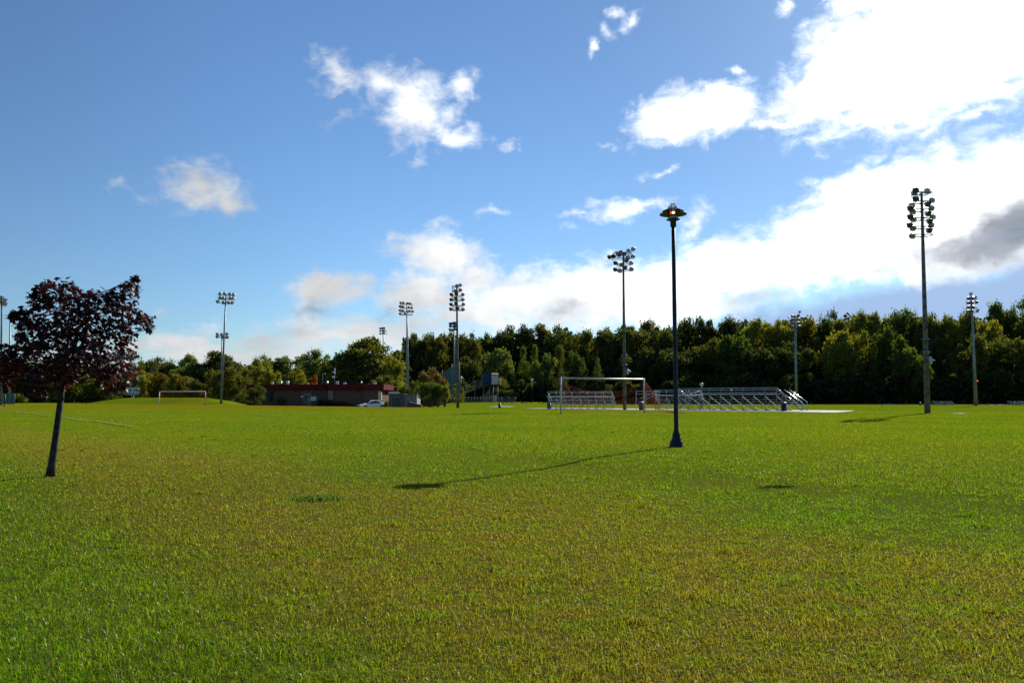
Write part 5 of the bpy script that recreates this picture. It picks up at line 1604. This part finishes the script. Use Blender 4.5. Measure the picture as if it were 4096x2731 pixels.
# stepped seats: rise from lower left to the box
top_, low_ = gl_(1930, 1540), gl_(1802, 1590)
across = (C_ - B) * 1.0
nst = 13
for k in range(nst):
    t = (k + .5) / nst
    q = low_.lerp(top_, t)
    m_ = M().box(q + across * .5, (.34, across.length, .06), Matrix.Rotation(math.atan2(across.y, across.x) - math.pi / 2, 3, 'Z'))
    m_.build("seat", m_alu2 if k > 5 else m_alu, gs)
dirv = (top_ - low_)
for off in (Vector((0, 0, -.35)), across + Vector((0, 0, -.35))):
    M().tube(low_ + off, top_ + off + dirv * .25, .10, n=6).build("stringer", m_arm, gs)
und = M()
und.add([low_ + Vector((0, .05, -.25)), top_ + Vector((0, .05, -.25)), top_ + across + Vector((0, 0, -.25)), low_ + across + Vector((0, 0, -.25))], [(0, 1, 2, 3)])
und.build("deck", m_arm, gs)
sk = M()  # added dark sheets standing in for the shade beneath the seats
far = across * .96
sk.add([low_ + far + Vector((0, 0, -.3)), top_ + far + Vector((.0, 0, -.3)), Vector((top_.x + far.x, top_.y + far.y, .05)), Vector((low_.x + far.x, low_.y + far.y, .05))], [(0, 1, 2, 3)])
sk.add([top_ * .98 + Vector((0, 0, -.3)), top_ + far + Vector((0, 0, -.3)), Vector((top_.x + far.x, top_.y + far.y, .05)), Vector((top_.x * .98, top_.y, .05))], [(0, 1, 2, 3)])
sk.build("shade_sheet", solid("stand_shade", (.012, .011, .012), .9, spec=.05), gs)
for z_ in (.35, .65, .95, 1.2):
    M().path([low_.lerp(top_, .25) + Vector((0, -.1, z_)), top_ + Vector((0, -.1, z_))], .035, 5).build("guard_rail", m_pole, gs)
for t in (.25, .5, .75, 1.0):
    q = low_.lerp(top_, t)
    M().tube(q + Vector((0, -.1, -.3)), q + Vector((0, -.1, 1.2)), .035, n=5).build("rail_post", m_pole, gs)
for z_ in (.3, .65, 1.0, 1.3):
    q = gl_(1993, 1540, 155.4)
    M().tube(q + Vector((0, 0, z_)), q + Vector((.55, .1, z_)), .05, n=5).build("ladder_rung", solid("pale_trim", (.62, .60, .55), .6), gs)
for px, py, dd in ((1958, 1546, 152.8), (1974, 1547, 153.2), (1992, 1545, 155), (1900, 1552, 153), (1935, 1548, 153)):
    q = gl_(px, py, dd)
    M().tube((q.x, q.y, -.1), (q.x, q.y, q.z), .06, n=6).build("leg", m_pole, gs)
for (a1, a2, b1, b2) in ((1919, 1609, 1936, 1566), (1957, 1607, 1973, 1556), (1986, 1592, 1991, 1556)):
    q0, q1 = gl_(a1, a2), gl_(b1, b2)
    M().tube((q0.x, q0.y - .2, max(q0.z, 0)), (q1.x, q1.y - .2, q1.z), .06, n=6).build("brace", m_steel, gs)
q = gl_(1980, 1590, 150)
ebx = thing("electric_cabinet", "pale electrical cabinet under the press box", "cabinet", (GX + q.x, 150, g0z))
M().box((0, 0, .55), (.55, .5, 1.1)).build("body", solid("pale_cabinet", (.50, .48, .42), .6), ebx, .02)
M().box((0, -.26, .85), (.5, .04, .45)).build("door", solid("pale_cabinet", (.55, .53, .47), .6), ebx, .01)
M().box((0, 0, 1.22), (.5, .45, .18)).build("meter_box", solid("pale_cabinet", (.50, .48, .42), .6), ebx, .02)
M().box((-.5, .2, .65), (.35, .4, 1.3)).build("conduit_box", m_pg, ebx, .02)

# boulders along the path
m_rock = solid("boulder_stone", (.085, .065, .055), .9, scale=4, var=.35, bump=.5)
bl_ = [(2012, 1612, 8, "dark flat boulder at the gate's left post"), (2027, 1611.5, 7, "dark boulder under the gate's middle"), (2047, 1613, 10, "largest dark boulder, under the gate's right half"), (2087, 1612, 7, "brown boulder in the gap right of the gate"),
       (2094, 1614, 8, "brown boulder lying a little nearer, right of the gate"), (2102, 1612, 6, "small tan boulder left of the lone white-headed lamp post"), (2108, 1611, 5, "smallest tan boulder left of the lone white-headed lamp post"), (2122, 1612.5, 6, "boulder touching the lone white-headed lamp post"),
       (2156, 1613, 6, "boulder midway between the lone lamp post and the left bin"), (2167, 1618, 5, "pale boulder left of the left bleacher's bin"), (2176, 1618, 6, "pale boulder nearest to the left bleacher's bin")]
for k, (px, py, w_, lb_) in enumerate(bl_):
    d = 132 if py < 1616 else 128
    q = P(px, py, d); z_ = float(gz(q.x, d))
    bm = bmesh.new(); bmesh.ops.create_icosphere(bm, subdivisions=3, radius=1)
    g = np.random.default_rng(k + 40)
    for v_ in bm.verts:
        n_ = v_.co.normalized()
        f_ = 1 + .16 * math.sin(n_.x * 3 + k) + .14 * math.sin(n_.y * 4 + 2 * k) + .10 * math.sin(n_.z * 6 + n_.x * 5 + k)
        v_.co = n_ * f_
    me = bpy.data.meshes.new("boulder"); bm.to_mesh(me); bm.free()
    for pl_ in me.polygons: pl_.use_smooth = True
    o_ = link("boulder", me, m_rock)
    r_ = w_ / F * d * .5
    o_.scale = (r_, r_ * .9, r_ * .75); o_.rotation_euler = (0, 0, k * 1.3); o_.location = (q.x, d, z_ + r_ * .45)
    tag(o_, lb_, "boulder", "boulders along the gravel path")

# ------------------------------------------------------------------ scoreboard, posts, walker on the left
SB = 188.0
sb_ = thing("scoreboard", "white scoreboard with dark number panels, partly behind the maple's right leaves", "scoreboard", (cx(531, SB), SB, 0))
m_sw = solid("scoreboard_white", (.52, .53, .53), .5)
def bz_(py): return EYE + (HOR - py) / F * SB
m_ = M().box((0, 0, (bz_(1549.5) + bz_(1579)) / 2), (cx(558.5, SB) - cx(503.5, SB), .25, bz_(1549.5) - bz_(1579))).build("board", m_sw, sb_)
for a_, b_, t_, u_ in ((508, 516, 1556.5, 1563), (520, 530, 1556.5, 1563), (537.5, 541.5, 1556.5, 1563.5), (546, 555.5, 1557, 1564), (507, 515, 1570.5, 1577), (521.5, 526.5, 1570.5, 1577), (535.5, 540, 1571, 1577.5), (550.5, 554.5, 1571.5, 1577.5)):
    M().box((cx((a_ + b_) / 2, SB) - cx(531, SB), -.14, (bz_(t_) + bz_(u_)) / 2), (cx(b_, SB) - cx(a_, SB), .05, bz_(t_) - bz_(u_))).build("number_panel", m_black, sb_)
for px in (529, 536):
    M().box((cx(px, SB) - cx(531, SB), .2, bz_(1579) / 2 + .1), (.14, .14, bz_(1579) + .3)).build("post", m_sw, sb_)
wp = thing("post", "white slim pole on the mound's left slope", "pole", W0(379, 200))
M().tube((0, 0, -.1), (0, 0, EYE + (HOR - 1561) / F * 200 - wp.location.z), .11, .09, 8).build("shaft", m_signw, wp)
M().lathe([(.13, 0), (.0, .08)], c=(0, 0, EYE + (HOR - 1561) / F * 200 - wp.location.z), n=8).build("cap", m_signw, wp)
np_ = thing("post", "dark blue post with a footing before the left green fence corner", "pole", W0(26, 108))
hh = EYE + (HOR - 1577) / F * 108
M().tube((0, 0, -.05), (0, 0, hh), .065, .06, 8).build("shaft", solid("deep_blue_paint", (.015, .035, .075), .5), np_)
M().lathe([(.16, -.05), (.16, .10), (.08, .22)], n=10).build("footing", m_arm, np_)

PD = 205.0
pp = W0(302, PD)
HS = (P(302, 1590, PD).z - P(302, 1613.5, PD).z) / 1.72
per = thing("person", "person in a blue top and white trousers walking right before the tennis fence", "person", (pp.x, PD, float(gz(pp.x, PD)) - .10), 0)
def skinfig(name, verts, edges, rad, mat, parent, root=0):
    me = bpy.data.meshes.new(name)
    me.from_pydata([tuple(c * HS for c in v_) for v_ in verts], edges, [])
    o_ = link(name, me, mat, parent)
    sk = o_.modifiers.new("skin", 'SKIN')
    for i_, rr in enumerate(rad):
        me.skin_vertices[0].data[i_].radius = (rr * HS, rr * HS)
    me.skin_vertices[0].data[root].use_root = True
    ss_ = o_.modifiers.new("sub", 'SUBSURF'); ss_.levels = ss_.render_levels = 1
    return o_
m_skin = solid("skin", (.35, .21, .15), .6)
bv = [(0, 0, .93), (0, 0, 1.15), (.01, 0, 1.38), (.03, 0, 1.48), (.05, 0, 1.57), (.06, 0, 1.68),
      (0, -.09, .90), (.13, -.10, .50), (.24, -.10, .06), (.34, -.10, .03), (0, .09, .90), (-.06, .10, .50), (-.26, .10, .10), (-.17, .10, .03),
      (0, -.18, 1.36), (-.05, -.23, 1.10), (.08, -.24, .88), (.11, -.24, .80), (0, .18, 1.36), (.09, .23, 1.12), (.24, .22, .94), (.28, .22, .87)]
be = [(0, 1), (1, 2), (2, 3), (3, 4), (4, 5), (0, 6), (6, 7), (7, 8), (8, 9), (0, 10), (10, 11), (11, 12), (12, 13), (2, 14), (14, 15), (15, 16), (16, 17), (2, 18), (18, 19), (19, 20), (20, 21)]
brd = [.12, .12, .13, .05, .09, .085, .085, .06, .045, .035, .085, .06, .045, .035, .055, .042, .033, .03, .055, .042, .033, .03]
skinfig("body", bv, be, brd, m_skin, per)
tix = [0, 1, 2, 14, 15, 18, 19]
skinfig("shirt", [bv[0], bv[1], bv[2], bv[14], bv[15], bv[18], bv[19]], [(0, 1), (1, 2), (2, 3), (3, 4), (2, 5), (5, 6)], [.15, .15, .155, .075, .06, .075, .06], solid("blue_top", (.04, .05, .20), .8), per)
skinfig("trousers", [bv[0], bv[6], bv[7], bv[8], bv[10], bv[11], bv[12]], [(0, 1), (1, 2), (2, 3), (0, 4), (4, 5), (5, 6)], [.13, .105, .08, .065, .105, .08, .065], solid("white_trousers", (.55, .55, .56), .8), per)
hr = M().lathe([(.0, .13), (.07, .11), (.105, .04), (.10, -.04), (.07, -.08)], c=(0, 0, 0), n=12).build("hair", solid("dark_hair", (.02, .016, .012), .7), per)
hr.location = (.045 * HS, 0, 1.64 * HS); hr.scale = (HS, HS, HS)

# fallen leaves near the camera
lg = "fallen orange leaves on the near grass"
m_fall = solid("fallen_leaf", (.50, .17, .03), .7)
for k, (px, py, lb_) in enumerate([(880, 2028, "left one of two orange leaves lying close together in the dry grass"), (902, 2027, "right one of two orange leaves lying close together in the dry grass"),
                                   (3010, 2290, "orange leaf in the dry grass at lower right, farther from the camera"), (1960, 2290, "orange leaf near the middle of the near grass")]):
    g0 = G(px, py)
    me = bpy.data.meshes.new("fallen_leaf")
    me.from_pydata([tuple(q) for q in (leaf_v * .032)], [], [tuple(f) for f in leaf_f])
    o_ = link("fallen_leaf", me, m_fall)
    o_.location = gp(g0.x, g0.y, .035); o_.rotation_euler = (.5 + .2 * k, .3, k * 1.9)
    tag(o_, lb_, "leaf", lg)
